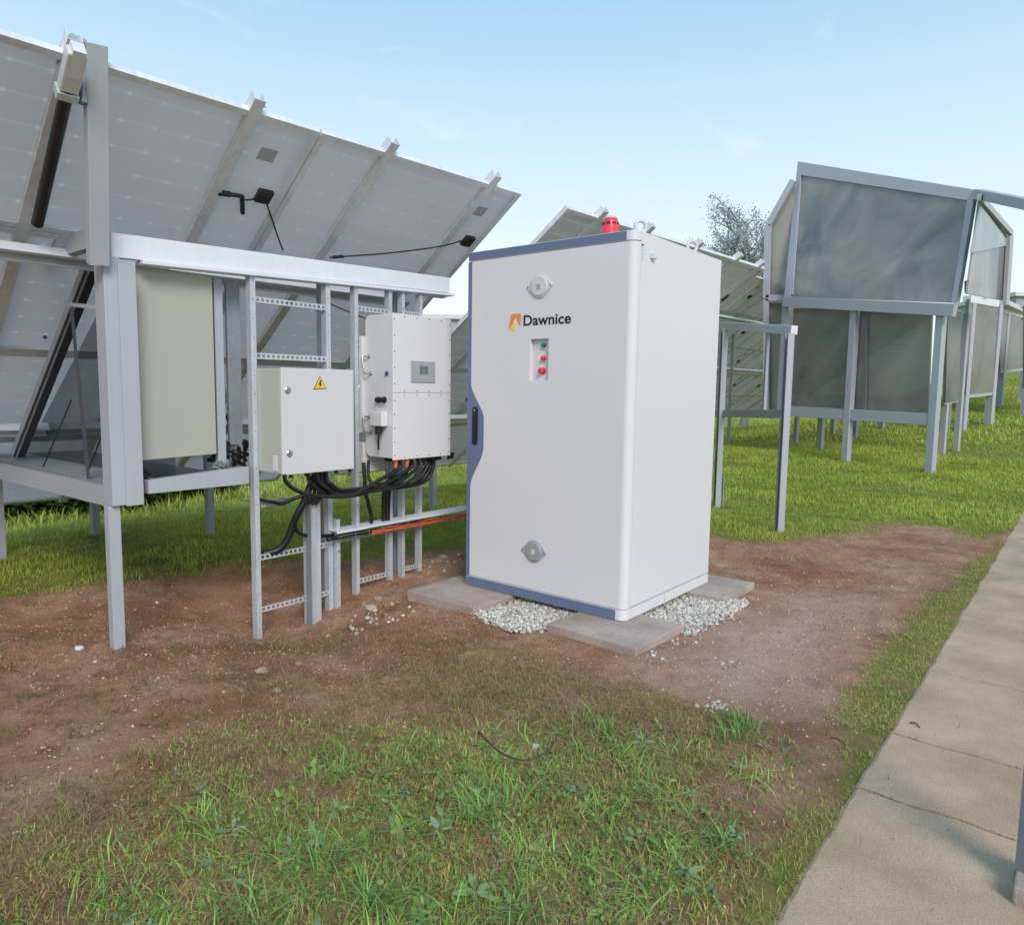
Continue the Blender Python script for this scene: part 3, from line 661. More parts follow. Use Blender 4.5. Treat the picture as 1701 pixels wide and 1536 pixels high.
# ------------------------------------------------------------------ control box with yellow sign
def control_box():
    y0 = -1.17; xf = at_y(467, 612, y0).x; z1 = 1.425; z0 = .808
    y1 = at_x(588, 700, xf).y
    c = thing('control_box', 'small white control box with yellow lightning sign and two round locks', 'control box', (xf-.12, (y0+y1)/2, z0))
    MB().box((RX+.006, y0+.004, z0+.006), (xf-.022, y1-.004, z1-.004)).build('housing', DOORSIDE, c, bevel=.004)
    MB().box((xf-.019, y0, z0), (xf, y1, z1)).build('door', WHITE2, c, bevel=.005, seg=3)
    for px, py in ((478, 648), (481, 753)):
        p = at_x(px, py, xf); k = MB().lathe(p, (1, 0, 0), [(.021, 0), (.021, .003), (.017, .006), (.006, .0065)], 28).build('lock', STEEL, c)
        MB().bar(p+V((.0075, -.006, 0)), p+V((.0075, .006, 0)), .004, .002, (0, 0, 1)).build('slot', BLACKP, k)
    a, b, d = at_x(522, 646, xf), at_x(541, 645, xf), at_x(531, 626, xf)
    cc = (a+b+d)/3
    MB().prism([cc+(p-cc)*1.12+V((.0006, 0, 0)) for p in (a, b, d)], (.0012, 0, 0)).build('warning_sign', DARK, c)
    MB().prism([cc+(p-cc)*.96+V((.0021, 0, 0)) for p in (a, b, d)], (.0008, 0, 0)).build('sign_face', YELLOW, c)
    s = (b-a).length; o = cc+V((.0031, 0, -.002))
    bolt = [(.03, .36), (-.15, .01), (-.02, .01), (-.08, -.26), (.16, .10), (.04, .10), (.13, .36)]
    MB().prism([o+V((0, u*s, w*s)) for u, w in bolt], (.0006, 0, 0)).build('lightning_bolt', DARK, c)
    MB().box((xf-.10, y0-.002, z0+.02), (xf-.055, y0+.003, z0+.11)).build('side_clip', WHITE, c, bevel=.004)
    for k in range(5): MB().lathe((xf-.10, y0+.12+k*.11, z0+.004), (0, 0, -1), [(.018, 0), (.018, .012), (.013, .014), (.012, .035)], 12).build('cable_gland', BLACKP, c)
    return xf, y0, y1, z0
CB = control_box()

# ------------------------------------------------------------------ inverter
def inverter():
    y0 = -.375; xf = -.312; xb = RX+.03; z0, z1 = .845, 1.80
    y1 = at_x(749, 640, xf).y
    c = thing('inverter', 'white wall inverter with screwed cover and small grey display, left of the battery cabinet', 'inverter', ((xf+xb)/2, (y0+y1)/2, z0))
    # housing: profile in the x-z plane with rounded back corners
    def rr(x0, x1, za, zb, r):
        pts = [(x1, za), (x1, zb)]
        for k in range(7): a = PI/2*k/6; pts.append((x0+r-r*math.sin(a), zb-r+r*math.cos(a)))
        for k in range(7): a = PI/2*k/6; pts.append((x0+r-r*math.cos(a), za+r-r*math.sin(a)))
        return pts
    MB().prism([V((x, y0+.004, z)) for x, z in rr(xb, xf-.008, z0+.012, z1-.004, .045)], (0, y1-y0-.008, 0)).build('housing', WHITE, c, bevel=.003)
    zm = at_x(700, 653, xf).z
    MB().box((xf-.010, y0, zm+.0007), (xf, y1, z1)).build('upper_cover', WHITE, c, bevel=.004)
    MB().box((xf-.010, y0, z0), (xf, y1, zm-.0007)).build('lower_cover', WHITE, c, bevel=.004)
    sc = []
    n = 4
    for k in range(n):
        y = y0+.10+(y1-y0-.20)*k/(n-1)
        for z in (z1-.018, zm+.014, zm-.014, z0+.018): sc.append((xf, y, z))
    for k in range(5):
        for z in (zm+.06+(z1-zm-.10)*k/4, z0+.03+(zm-z0-.08)*k/4):
            for y in (y0+.014, y1-.014): sc.append((xf, y, z))
    copies('cover_screw', MB().lathe((0, 0, 0), (1, 0, 0), [(.0048, 0), (.004, .002)], 8), mat('screw_head', (.10, .10, .11), .4, metal=.5), sc, c)
    a = at_x(682, 599, xf); b = at_x(722, 636, xf)
    d = MB().box((xf+.0003, a.y, b.z), (xf+.007, b.y, a.z)).build('display_panel', GPLATE, c, bevel=.004)
    a = at_x(696, 608, xf); b = at_x(710, 622, xf); MB().box((xf+.0072, a.y, b.z), (xf+.0085, b.y, a.z)).build('screen', LCD, d)
    copies('key', MB().box((0, 0, 0), (.0009, .010, .006)), WHITE2, [(xf+.0071, a.y-.004+i*.018, b.z-.028) for i in range(4)], d)
    copies('indicator_dot', MB().cyl((0, 0, 0), (.0009, 0, 0), .0022, n=8), LCD, [(xf+.0071, a.y+.012+i*.014, a.z+.012) for i in range(3)], d)
    # left side fittings (plane y = y0)
    P = lambda x, y: at_y(x, y, y0+.002)
    for (p, q) in (((613, 592), (616, 620)), ((614, 692), (616, 718))):
        A, B = P(*p), P(*q); h = MB(); h.tube([A, A+V((-.012, -.035, 0)), A+V((-.014, -.045, -.012)), B+V((-.014, -.045, .012)), B+V((-.012, -.035, 0)), B], .0065, 8)
        for K in (A, B): h.cyl(K+V((0, -.003, 0)), K, .014)
        h.build('carry_handle', STEEL, c, smooth=True)
    k = P(643, 620); MB().lathe(k, (0, -1, 0), [(.015, 0), (.015, .006), (.010, .012)], 20).build('blue_button', mat('blue_plastic', (.02, .05, .25), .3), c)
    for x in (630, 639): k = P(x, 664); MB().lathe(k, (0, -1, 0), [(.021, 0), (.021, .012), (.015, .014), (.015, .028), (.009, .03)], 14).build('side_gland', BLACKP, c)
    k = MB()
    for i in range(3): q = P(631+i*5, 676); k.bar(q+V((-.009, -.001, 0)), q+V((.009, -.001, 0)), .004, .001, (0, 0, 1))
    k.build('side_print', GPLATE, c)
    q0, q1 = P(625, 683), P(645, 708)
    sw = MB().box((q0.x, y0-.055, q1.z), (q1.x, y0, q0.z)).build('switch_cover', WHITE, c, bevel=.006)
    cx = (q0.x+q1.x)/2; MB().cyl((cx, y0-.03, q1.z), (cx, y0-.03, q1.z-.055), .023, n=12).build('gland', BLACKP, sw)
    MB().tube([(cx, y0-.03, q1.z-.05), (cx, y0-.031, q1.z-.10), (cx-.002, y0-.03, q1.z-.155)], .007).build('lead', BLACK, sw, smooth=True)
    # mounting bracket plate at the rear edge
    mb = MB().box((RX+.004, y0-.028, z0+.17), (RX+.030, y0+.01, z1-.14)).build('bracket', WHITE2, c, bevel=.002)
    copies('bracket_hole', MB().cyl((0, -.0002, 0), (0, -.0015, 0), .003, n=8), GALVD, [(x, y0-.028, z) for z in (z1-.17, z1-.21) for x in (RX+.012, RX+.022)], mb)
    MB().box((RX-.05, y0-.01, z0-.10), (RX+.02, y0+.22, z0+.10)).build('rear_box', WHITE2, c, bevel=.004)
    MB().box((RX+.03, y0+.17, z0-.035), (RX+.12, y0+.26, z0+.011)).build('cable_lock', BLACKP, c, bevel=.004)
    for k in range(4): MB().box((xb+.04, y0+.1+.14*k, z1-.012), (xb+.06, y0+.12+.14*k, z1+.004)).build('vent_tab', WHITE, c)
    for px in (657, 676):
        q = at_x(px, 768, xf-.03); MB().lathe((q.x, q.y, z0+.002), (0, 0, -1), [(.015, 0), (.015, .03), (.012, .034), (.012, .055), (.008, .057)], 14).build('orange_plug', ORANGE, c)
    for k in range(6): MB().lathe((xf-.05-.03*(k % 2), y0+.32+.065*k, z0+.012), (0, 0, -1), [(.018, 0), (.018, .016), (.013, .018), (.012, .045)], 12).build('cable_gland', BLACKP, c)
    return xf, xb, y0, y1, z0
IV = inverter()

# ------------------------------------------------------------------ cables
def cable(pts, r, label, mtl=None, group='black cables hanging between the boxes', res=8):
    o = MB().tube(pts, r, 10, res).build('cable', mtl or BLACK, smooth=True); tag(o, label, 'cable', group); return o
XC = -.44
ax = lambda x, y, X=XC: at_x(x, y, X)
_lab = 'black cable sweeping in a sagging loop from the inverter to the control box'
for k in range(7):
    s = k
    st = [(662, 770), (682, 768), (692, 768), (700, 768), (707, 767), (713, 766), (717, 766)][k]
    en = [(472, 795), (512, 790), (521, 790), (527, 790), (533, 790), (537, 790), (541, 790)][k]
    dx = -.34-.012*k
    dip = [(625, 798), (640, 803), (654, 806), (668, 806), (680, 806), (690, 805), (700, 802)][k]
    X0 = -.35-.02*(k % 3)
    pts = [ax(st[0], st[1]-9, X0), ax(st[0]+(1 if k < 3 else 3), st[1]+8, X0), ax(*dip, X0-.02), ax(600+s*2, 822-s*2.0, X0-.05), ax(550+s*3, 827-s*2.2, X0-.06), ax(en[0]+24-s*2.2, 818-s*2.2, X0-.06), ax(en[0]+3, 800, X0-.06), ax(en[0], en[1]-8, X0-.06)]
    if k == 0: pts = [pts[0], pts[1], ax(625, 800, X0), ax(580, 823, X0), ax(520, 822, X0), ax(492, 814, X0), ax(476, 801, X0), ax(472, 788, X0)]
    cable(pts, .0125, ['black cable from the left orange plug, entering the control box nearest its left corner', 'black cable from the right orange plug to the control box underside',
        'uppermost black cable of the bundle under the inverter', 'black cable in the middle of the bundle below the inverter', 'black cable curving tightly below the inverter, inside the outermost loops', 'second outermost black cable loop below the inverter', 'outermost and lowest black cable loop below the inverter'][k])
cable([ax(612, 765, -.56), ax(613, 795, -.50), ax(625, 803, -.46), ax(655, 800, -.42), ax(672, 790, -.4), ax(683, 768, -.4)], .010, 'short black cable looping up tightly left of the orange plugs')
cable([ax(604, 768, -.60), ax(607, 815, -.58), ax(612, 836, -.58), ax(617, 860, -.58), ax(616, 874, -.60)], .013, 'black cable dropping from the bundle into the tray, left of the other drops')
for i, (x0, lab) in enumerate(((636, 'leftmost of three parallel black cables dropping into the tray under the inverter'), (641, 'middle of three parallel black cables dropping into the tray under the inverter'), (646, 'rightmost of three parallel black cables dropping into the tray under the inverter'))):
    cable([ax(x0+14, 790, -.5), ax(x0+2, 815, -.55), ax(x0, 840, -.58), ax(x0, 868, -.60)], .010, lab)
for i, x0 in enumerate((524, 531, 537)):
    cable([ax(x0, 786, -.52), ax(x0-1, 806, -.52), ax(x0-3, 824, -.53), ax(x0-14, 838, -.55)], .011, ['black cable straight down from the control box, left one of three', 'black cable straight down from the control box, middle one of three', 'black cable straight down from the control box, right one of three'][i])
cable([ax(523, 790, -.5), ax(512, 815, -.5), ax(503, 838, -.52), ax(490, 862, -.56), ax(478, 895, -.59), ax(462, 913, -.62), ax(437, 920, -.66)], .022, 'thick black conduit curving down to the lower slotted rung of the widest ladder')
cable([ax(508, 822, -.5), ax(488, 828, -.53), ax(468, 836, -.57), ax(452, 834, -.64), ax(428, 829, -.72), ax(420, 828, -.78)], .012, 'black cable running left across the widest ladder onto the wire hook')
cable([ax(515, 820, -.5), ax(495, 850, -.52), ax(490, 872, -.54), ax(498, 886, -.57), ax(520, 890, -.60), ax(560, 889, -.62)], .012, 'thin black cable bending from the bundle behind the wide short post')
cable([V((-.556, yy, .338+.004*math.sin(yy*9))) for yy in (-.72, -.5, -.2, .1, .4, .70)], .014, 'black cable lying along the front of the wire tray', group='cables in the wire tray')
for k in range(3):
    z = .006*k
    cable([V((-.548+.004*k, yy, .322+.011*k+.005*math.sin(yy*17+k*2))) for yy in (-.36, -.2, 0, .2, .4, .6, .72)], .0072, ['orange cable lowest in the wire tray', 'orange cable in the middle of the wire tray', 'orange cable topmost in the wire tray'][k], ORANGE, 'cables in the wire tray')
# wire tray with its lid
tray = thing('cable_tray', 'pale blue steel tray lid over a wire basket, running low into the battery cabinet', 'cable tray', (RX, 0, .33))
ty0, ty1 = -.66, .70; tx0, tx1 = -.66, -.535; tz = .372
MB().prism([V((tx0, ty0, tz+.010)), V((tx1, ty0, tz+.010)), V((tx1, ty0, tz-.004)), V((tx1-.002, ty0, tz-.004)), V((tx1-.002, ty0, tz+.008)), V((tx0, ty0, tz+.008))], (0, .26, 0)).build('lid', BEAMM, tray)
MB().prism([V((tx0, ty0+.262, tz+.012)), V((tx1, ty0+.262, tz+.012)), V((tx1, ty0+.262, tz-.002)), V((tx1-.002, ty0+.262, tz-.002)), V((tx1-.002, ty0+.262, tz+.010)), V((tx0, ty0+.262, tz+.010))], (0, ty1-ty0-.262, 0)).build('lid', BEAMM, tray)
bk = MB()
for k in range(12):
    y = ty0+.03+k*.118; bk.tube([(tx1+.006, y, tz-.004), (tx1+.006, y, tz-.060), (tx0, y, tz-.060), (tx0, y, tz)], .0022, 6, 1)
for (x, z) in ((tx1+.006, -.022), (tx1+.006, -.058), (tx1-.04, -.060), (tx0+.04, -.060), (tx0, -.03)): bk.cyl((x, ty0, tz+z), (x, ty1, tz+z), .0020, n=6)
bk.build('wire_basket', STEEL, tray)
hk = thing('wire_hook', 'bent wire tray end holding a black cable beside the left ladder upright', 'hook', (RX-.1, -1.1, .6))
h = MB()
for xs in (-.70, -.76, -.82): h.tube([ax(425, 822, xs), ax(442, 826, xs), ax(442, 838, xs), ax(458, 840, xs), ax(458, 824, xs)], .0022, 6, 1)
for (px, py) in ((442, 838), (458, 839), (458, 826)): h.cyl(ax(px, py, -.70), ax(px, py, -.70)+V((-.3, 0, 0)), .002, n=6)
h.build('wires', STEEL, hk)
MB().prism([V((-.70, -1.10, .575)), V((-.70, -.86, .585)), V((-.70, -.86, .60)), V((-.70, -1.10, .59))], (-.12, 0, 0)).build('ledge', GALV, hk)

# ------------------------------------------------------------------ solar tables
UA = V((.0763557, .9970806, 0)); NA = V((UA.y, -UA.x, 0))
TT = V((-.107139, .671598, 2.760860)); TILT = math.radians(34.21)
E_ = NA*math.cos(TILT)+V((0, 0, 1))*math.sin(TILT)       # up the slope
NN = UA.cross(E_); NN = NN if NN.z > 0 else -NN           # towards the sky
def TP(u, v, w=0., T=None): return (TT if T is None else T)+UA*u-E_*v-NN*w               # u along, v down the slope, w below the sheet
MW, MH = 1.66, 1.085
def module_parts():
    """one module modelled in its own frame: x along the row, y up the slope, z skyward; returns meshes"""
    w, h = MW-.012, MH-.010; t = .038
    fr = MB()
    for (a, b) in (((0, 0, -t), (w, .012, 0)), ((0, h-.012, -t), (w, h, 0)), ((0, .012, -t), (.012, h-.012, 0)), ((w-.012, .012, -t), (w, h-.012, 0))): fr.box(a, b)
    for (a, b) in (((.012, .012, -t), (w-.012, .036, -t+.002)), ((.012, h-.036, -t), (w-.012, h-.012, -t+.002)), ((.012, .036, -t), (.036, h-.036, -t+.002)), ((w-.036, .036, -t), (w-.012, h-.036, -t+.002))): fr.box(a, b)
    sh = MB().box((.0125, .0125, -.008), (w-.0125, h-.0125, -.005)); gl = MB().box((.0125, .0125, -.0045), (w-.0125, h-.0125, -.002))
    jb = MB().box((.06, h/2-.045, -.035), (.15, h/2+.045, -.0085))
    lb = MB().box((.15, h*.72, -.0092), (.25, h*.80, -.0084))
    return fr, sh, gl, jb, lb
LABM = mat('barcode_label', (.42, .44, .46), .5, var=.5, scale=120)
_mods = {}
def module_meshes(bmat):
    if bmat.name in _mods: return _mods[bmat.name]
    out = []
    for k, (mb, mm, nm) in enumerate(zip(module_parts(), (ALU, bmat, CELL, BLACKP, LABM), ('module_frame', 'backsheet', 'glass', 'junction_box', 'rating_label'))):
        bmesh.ops.recalc_face_normals(mb.bm, faces=mb.bm.faces); me = bpy.data.meshes.new(nm); mb.bm.to_mesh(me); mb.bm.free(); me.materials.append(mm); out.append((nm, me))
    _mods[bmat.name] = out; return out
def solar_table(ustart, cols, rows, label, rails, legs, bmat, purl=((1.12, .05), (2.9, .05)), mw=MW, T=TT):
    TP_ = lambda u, v, w=0.: TP(u, v, w, T)
    c = thing('solar_table', label, 'solar array', tuple(TP_(ustart, 2)-V((0, 0, TP_(ustart, 2).z))), 'solar tables seen from below')
    Rm = Matrix((UA, E_, UA.cross(E_))).transposed().to_4x4()
    flip = UA.cross(E_).z < 0
    for i in range(cols):
        for j in range(rows):
            # local x runs along +u, y up the slope
            if flip:
                M3 = Matrix((-UA, E_, (-UA).cross(E_))).transposed(); org = TP_(ustart+(i+1)*mw, (j+1)*MH)
            else:
                M3 = Matrix((UA, E_, UA.cross(E_))).transposed(); org = TP_(ustart+i*mw, (j+1)*MH)
            mo = None
            for nm, me in module_meshes(bmat):
                if nm == 'junction_box' and flip: pass
                o = bpy.data.objects.new('module' if nm == 'module_frame' else nm, me); COL.objects.link(o)
                o.location = org; o.rotation_euler = M3.to_euler()
                if mo is None: o.scale = (mw/MW, 1, 1); mo = o; attach(o, c)
                else:
                    o.location = (0, 0, 0); o.rotation_euler = (0, 0, 0); o.parent = mo
    for u in rails:
        m = MB(); m.cchan(TP_(u, -.07, .040), TP_(u, rows*MH+.05, .040), .060, -.062, UA, .003)
        A, B = TP_(u, -.07, .072), TP_(u, rows*MH+.05, .072)
        o = m.build('rail', ALU, c)
        MB().bar(TP_(u+.06, -.012, .0), TP_(u+.06, -.012, -.018), .012, .012, UA).build('end_clamp', ALU, o)
    L = cols*mw
    for v, w in purl: MB().cchan(TP_(ustart+.05, v, .15), TP_(ustart+L-.5, v, .15), .09, .05, E_, .004, .01).build('purlin', BEAMM, c)
    for (x, y) in legs:
        # height of the sheet above this spot
        t = (V((x, y, 0))-T); v = -(t.dot(NA))/math.cos(TILT); u = t.dot(UA); zt = TP_(u, v, .2).z
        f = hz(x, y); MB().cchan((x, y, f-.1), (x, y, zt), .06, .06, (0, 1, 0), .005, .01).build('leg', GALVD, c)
    return c
solar_table(-1.66*4, 4, 4, 'nearest solar table seen from below, ending above the beam and ladders', [-.31, -1.19, -2.05, -2.89, -3.8, -4.6, -5.5, -6.3],
            [(-2.96, -.2), (-3.7, -.89), (-3.0, -3.2), (-2.3, .55)], BACK)
solar_table(.52, 3, 4, 'second solar table seen from below, behind the battery cabinet and beacon', [.95, 1.66, 2.55, 3.4, 3.95],
            [(-2.47, 2.18), (-2.4, 4.4), (-.75, 1.9)], BACK2, mw=1.2)
solar_table(0, 10, 5, 'third solar table, farther back, seen between the battery cabinet and the tall glazed rack', [.3, 1.2, 2.0, 2.9, 3.7, 4.6, 5.4, 6.2, 7.1, 7.9, 8.8, 9.6, 10.5, 11.3, 12.2, 13.1, 14, 14.9, 15.8],
            [(-6.6, 8.0), (-6.4, 11.0), (-6.2, 14.2), (-3.6, 8.2), (-3.4, 13)], BACK2, T=V((-2.60, 7.0, 3.70)))
# leads and plugs hanging under the sheets
def lead(pts, r, label): o = MB().tube(pts, r, 6, 6).build('lead', BLACK, smooth=True); tag(o, label, 'cable', 'thin leads under the solar tables'); return o
def onsheet(x, y, w=.03): return onp(x, y, TP(0, 0, w), NN)
lead([onsheet(440, 330), onsheet(452, 365, .05), onsheet(462, 395, .09), onsheet(470, 416, .14)], .005, 'thin black lead hanging from the dark junction box down to the beam')
lead([onsheet(778, 396), onsheet(750, 405, .06), onsheet(715, 412, .11), onsheet(640, 421, .13), onsheet(574, 426, .13), onsheet(548, 428, .13)], .0055, 'thin black lead slung across two rails from the end junction box')
lead([onsheet(570, 426, .145), onsheet(553, 427, .145)], .011, 'black plug connector lying just above the beam')
lead([onsheet(505, 480, .1), onsheet(530, 495, .12), onsheet(560, 510, .12), onsheet(585, 520, .12), onsheet(610, 530, .12)], .005, 'thin black lead seen between the ladder uprights')
lead([onsheet(516, 487, .12), onsheet(526, 493, .12)], .011, 'black plug connector seen through the widest ladder')
o = MB(); A, B, C_ = onsheet(362, 320, .03), onsheet(402, 326, .03), onsheet(403, 354, .03)
o.cyl(A, A.lerp(B, .5), .017, n=12); o.cyl(A.lerp(B, .5), B, .012, n=12); o.cyl(B, C_, .014, n=12); o = o.build('connector', BLACKP); tag(o, 'black right angled connector on the underside of the nearest solar table', 'connector')
lead([onsheet(402, 332), onsheet(415, 332, .03), onsheet(425, 330, .03)], .006, 'short lead joining the angled connector to its junction box')
# motor / sensor on the long rail near the corner post
P0, P1 = onsheet(128, 85, .14), onsheet(112, 148, .14)
se = thing('actuator', 'white cased linear actuator with dark rod under the nearest solar table', 'actuator', tuple(P1))
MB().bar(P0, P1, .075, .06, UA).build('case', WHITE2, se, bevel=.008)
MB().cyl(P1, onsheet(62, 372, .14), .028, n=14).build('rod', BLACKP, se, smooth=False)
MB().bar(P0+UA*.002+E_*.02, P0.lerp(P1, .6), .05, .064, UA).build('sticker', WHITE, se)
MB().bar(P1-E_*.005, P1-E_*.04, .085, .07, UA).build('collar', GALV, se)

# ------------------------------------------------------------------ left framed bay
bay = thing('steel_bay', 'open steel framed bay at left, on legs, holding the cream door panel', 'steel frame', (-.75, -1.95, 0))
YB = -1.95
def wall_y(px, py, Y=YB): return at_y(px, py, Y)
m = MB(); m.bar((RX-.03, YB-.015, .70), (RX-.03, YB-.015, BEAMZ(YB)[0]+.02), .075, .11, (0, 1, 0)); m.build('corner_post', GREYP2, bay, bevel=.003)
MB().bar((RX+.03, YB+.055, .695), (RX+.03, YB+.055, BEAMZ(YB)[0]-.01), .085, .012, (0, 1, 0)).build('jamb', GREYP2, bay, bevel=.002)
MB().bar((RX-.03, YB-.035, hz(RX, YB)-.1), (RX-.03, YB-.035, .698), .058, .055, (0, 1, 0)).build('leg', GREYP2, bay, bevel=.002)
m = MB(); m.prism([V((RX+.02, YB+.13, .745)), V((RX+.02, -1.24, .745)), V((RX+.02, -1.24, .845)), V((RX+.02, YB+.13, .815))], (-.06, 0, 0)); m.build('sill_rail', GREYP2, bay, bevel=.002)
MB().bar((RX-.085, YB, 2.06), (-3.3, YB+.0, 2.02), .10, .05, (0, 0, 1)).build('top_side_rail', GREYP2, bay, bevel=.002)
MB().bar((RX-.085, YB, .73), (-3.35, YB, .72), .10, .05, (0, 0, 1)).build('bottom_side_rail', GREYP, bay, bevel=.002)
for (x, y) in ((-3.3, -1.75),): MB().bar((x, y, hz(x, y)-.1), (x, y, 2.0), .07, .07, (0, 1, 0)).build('leg', GREYP, bay)
MB().bar((-3.3, -1.72, .73), (-3.3, .4, .73), .09, .05, (0, 0, 1)).build('back_rail', GREYP, bay)
MB().box((-3.25, -1.9, .765), (RX-.09, -1.20, .775)).build('floor_sheet', GALVD, bay)
# inner stud and shelf floor by the door
MB().bar((-.74, at_x(363, 600, -.74).y, .78), (-.74, at_x(363, 600, -.74).y, 1.93), .05, .03, (0, 1, 0)).build('stud', GREYP, bay)
MB().bar((-.80, at_x(388, 600, -.80).y, .74), (-.80, at_x(388, 600, -.80).y, 1.93), .085, .02, (0, 1, 0)).build('stud', GALVD, bay)
# upper post rising above the corner with its brackets
up_ = thing('upper_post', 'pale upright post rising from the bay corner past the nearest solar table', 'post', (RX, YB-.02, 1.9))
MB().bar(at_x(163, 440, RX+.045), at_x(158, 73, -.27), .088, .05, (0, 1, 0)).build('shaft', GREYP2, up_, bevel=.003)
q = at_x(118, 60, RX+.0); 
MB().prism([at_x(q_[0], q_[1], -.30) for q_ in ((117, 55), (144, 66), (144, 84), (124, 79), (108, 95), (107, 84))], (-.10, 0, 0)).build('head_bracket', GREYP2, up_)
MB().bar(at_x(138, 125, -.34), at_x(137, 172, -.34), .02, .05, (0, 1, 0)).build('side_bracket', GALVD, up_)
# cream door panel hung inside the bay
XD = -.70
d0, d1 = at_x(224, 600, XD), at_x(356, 600, XD)
dr = thing('door_panel', 'tall cream steel door panel with a black latch inside the left bay', 'door', (XD, d0.y, .86))
zt = at_x(290, 450, XD).z; zb0, zb1 = at_x(232, 765, XD).z, at_x(355, 748, XD).z
MB().prism([V((XD, d0.y+.01, zb0)), V((XD, d1.y, zb0+.01)), V((XD, d1.y, zt)), V((XD, d0.y, zt))], (-.035, 0, 0)).build('leaf', CREAM, dr, bevel=.003)
l0 = at_x(227, 618, XD); MB().bar(l0+V((.006, 0, .05)), l0+V((.006, 0, -.05)), .018, .014, (0, 1, 0)).build('latch', BLACKP, dr, bevel=.002)
MB().box((XD-.05, d0.y-.028, zb0), (XD-.02, d0.y-.004, zt)).build('hinge_strip', GREYP, dr)
MB().box((XD-.05, d1.y+.004, zb0), (XD-.035, d1.y+.020, zt-.03)).build('edge_seal', BLACK, dr)
INF, _t, _b = nt('smoky_infill_glass'); _b.inputs['Base Color'].default_value = (.10, .11, .11, 1); _b.inputs['Roughness'].default_value = .12
_tr = node(_t, 'ShaderNodeBsdfTransparent'); _tr.inputs['Color'].default_value = (.72, .75, .75, 1); _ms = node(_t, 'ShaderNodeMixShader'); _ms.inputs[0].default_value = .80
_t.links.new(_b.outputs[0], _ms.inputs[1]); _t.links.new(_tr.outputs[0], _ms.inputs[2]); _t.links.new(_ms.outputs[0], _t.nodes['Material Output'].inputs['Surface'])
MB().prism([V((RX-.10, -1.62, .782)), V((-3.05, -1.62, .782)), V((-1.30, -1.62, 1.99)), V((RX-.10, -1.62, 1.99))], (0, .006, 0)).build('glass_panel', INF, bay)
# crumpled black sacking round the foot of the opening
def rag(name, c, sx, sy, sz, label, seed, mtl=BLACK):
    rnd = random.Random(seed); bm = bmesh.new(); bmesh.ops.create_icosphere(bm, subdivisions=4, radius=1)
    for v in bm.verts:
        n = v.co.normalized(); k = 1+.35*math.sin(5*n.x+seed)*math.cos(6*n.y+2*seed)+.28*(float(fbm(n.x*3+seed, n.z*3+n.y*2, 4))-.5)*2+.18*math.sin(13*n.z+9*n.y)
        v.co = V((n.x*sx*k, n.y*sy*k, n.z*sz*k))+V(c)
    me = bpy.data.meshes.new(name); bm.to_mesh(me); bm.free(); o = bpy.data.objects.new(name, me); finish(o, mtl, smooth=True); tag(o, label, 'sheeting'); return o
c = at_x(388, 745, -.80); rag('black_sheeting', (-.82, c.y, .90), .05, .10, .08, 'crumpled black plastic sheeting at the right foot of the cream door', 3)
c = at_x(396, 690, -.85); rag('black_sheeting', (-.90, c.y, 1.10), .03, .035, .12, 'black plastic sheeting hanging behind the left ladder upright', 5)
c = at_x(240, 780, -.70); rag('black_sheeting', (-.72, c.y, .84), .03, .035, .03, 'small scrap of black plastic sheeting at the left foot of the cream door', 8)
c = at_x(372, 770, -.72); rag('grey_bag', (-.74, c.y, .85), .03, .045, .035, 'crumpled grey bag on the bay floor beside black sheeting', 11, mat('grey_plastic_bag', (.16, .17, .18), .4))
# straps and rods across the side of the bay
def strap(a, b, w, label, mtl=GALVD, Y=-1.88):
    A, B = at_y(*a, Y), at_y(*b, Y); o = MB().bar(A, B, w, .006, (1, 0, 0)).build('strap', mtl); tag(o, label, 'strap', 'straps and rods across the side of the left bay'); return o
strap((118, 505), (150, 825), .035, 'dark upright strap hanging in the left bay', mat('dark_strap', (.07, .075, .085), .5))
strap((108, 505), (178, 512), .022, 'short pale horizontal rod at mid height by the corner post', GREYP2)
strap((118, 665), (72, 775), .008, 'thin slanting black rod low in the left bay', BLACKP)
strap((172, 715), (148, 778), .008, 'shorter thin black rod beside the corner post', BLACKP)
o = MB().cyl(at_y(0, 395, -1.75), at_y(85, 398, -1.75), .035, n=16).build('torque_tube', BEAMM, smooth=True); tag(o, 'white horizontal tube entering the picture at left above the bay', 'tube')
o = MB().bar(at_y(-20, 508, -1.60), at_y(98, 517, -1.60), .06, .04, (0, 0, 1)).build('cross_rail', BEAMM); tag(o, 'short pale cross rail ending at the slanting strut in the left bay', 'rail')
A, B = at_y(150, 425, -1.80), at_y(22, 758, -1.80)
st = thing('slanting_strut', 'slanting grey strut with a dark inner face across the left bay', 'strut', tuple(B))
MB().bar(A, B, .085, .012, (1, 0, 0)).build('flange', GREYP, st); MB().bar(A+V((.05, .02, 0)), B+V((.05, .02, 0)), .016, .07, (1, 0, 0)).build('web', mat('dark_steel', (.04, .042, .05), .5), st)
MB().cyl(at_y(75, 560, -1.83), at_y(75, 560, -1.85), .012, n=8).build('bolt', BLACKP, st)

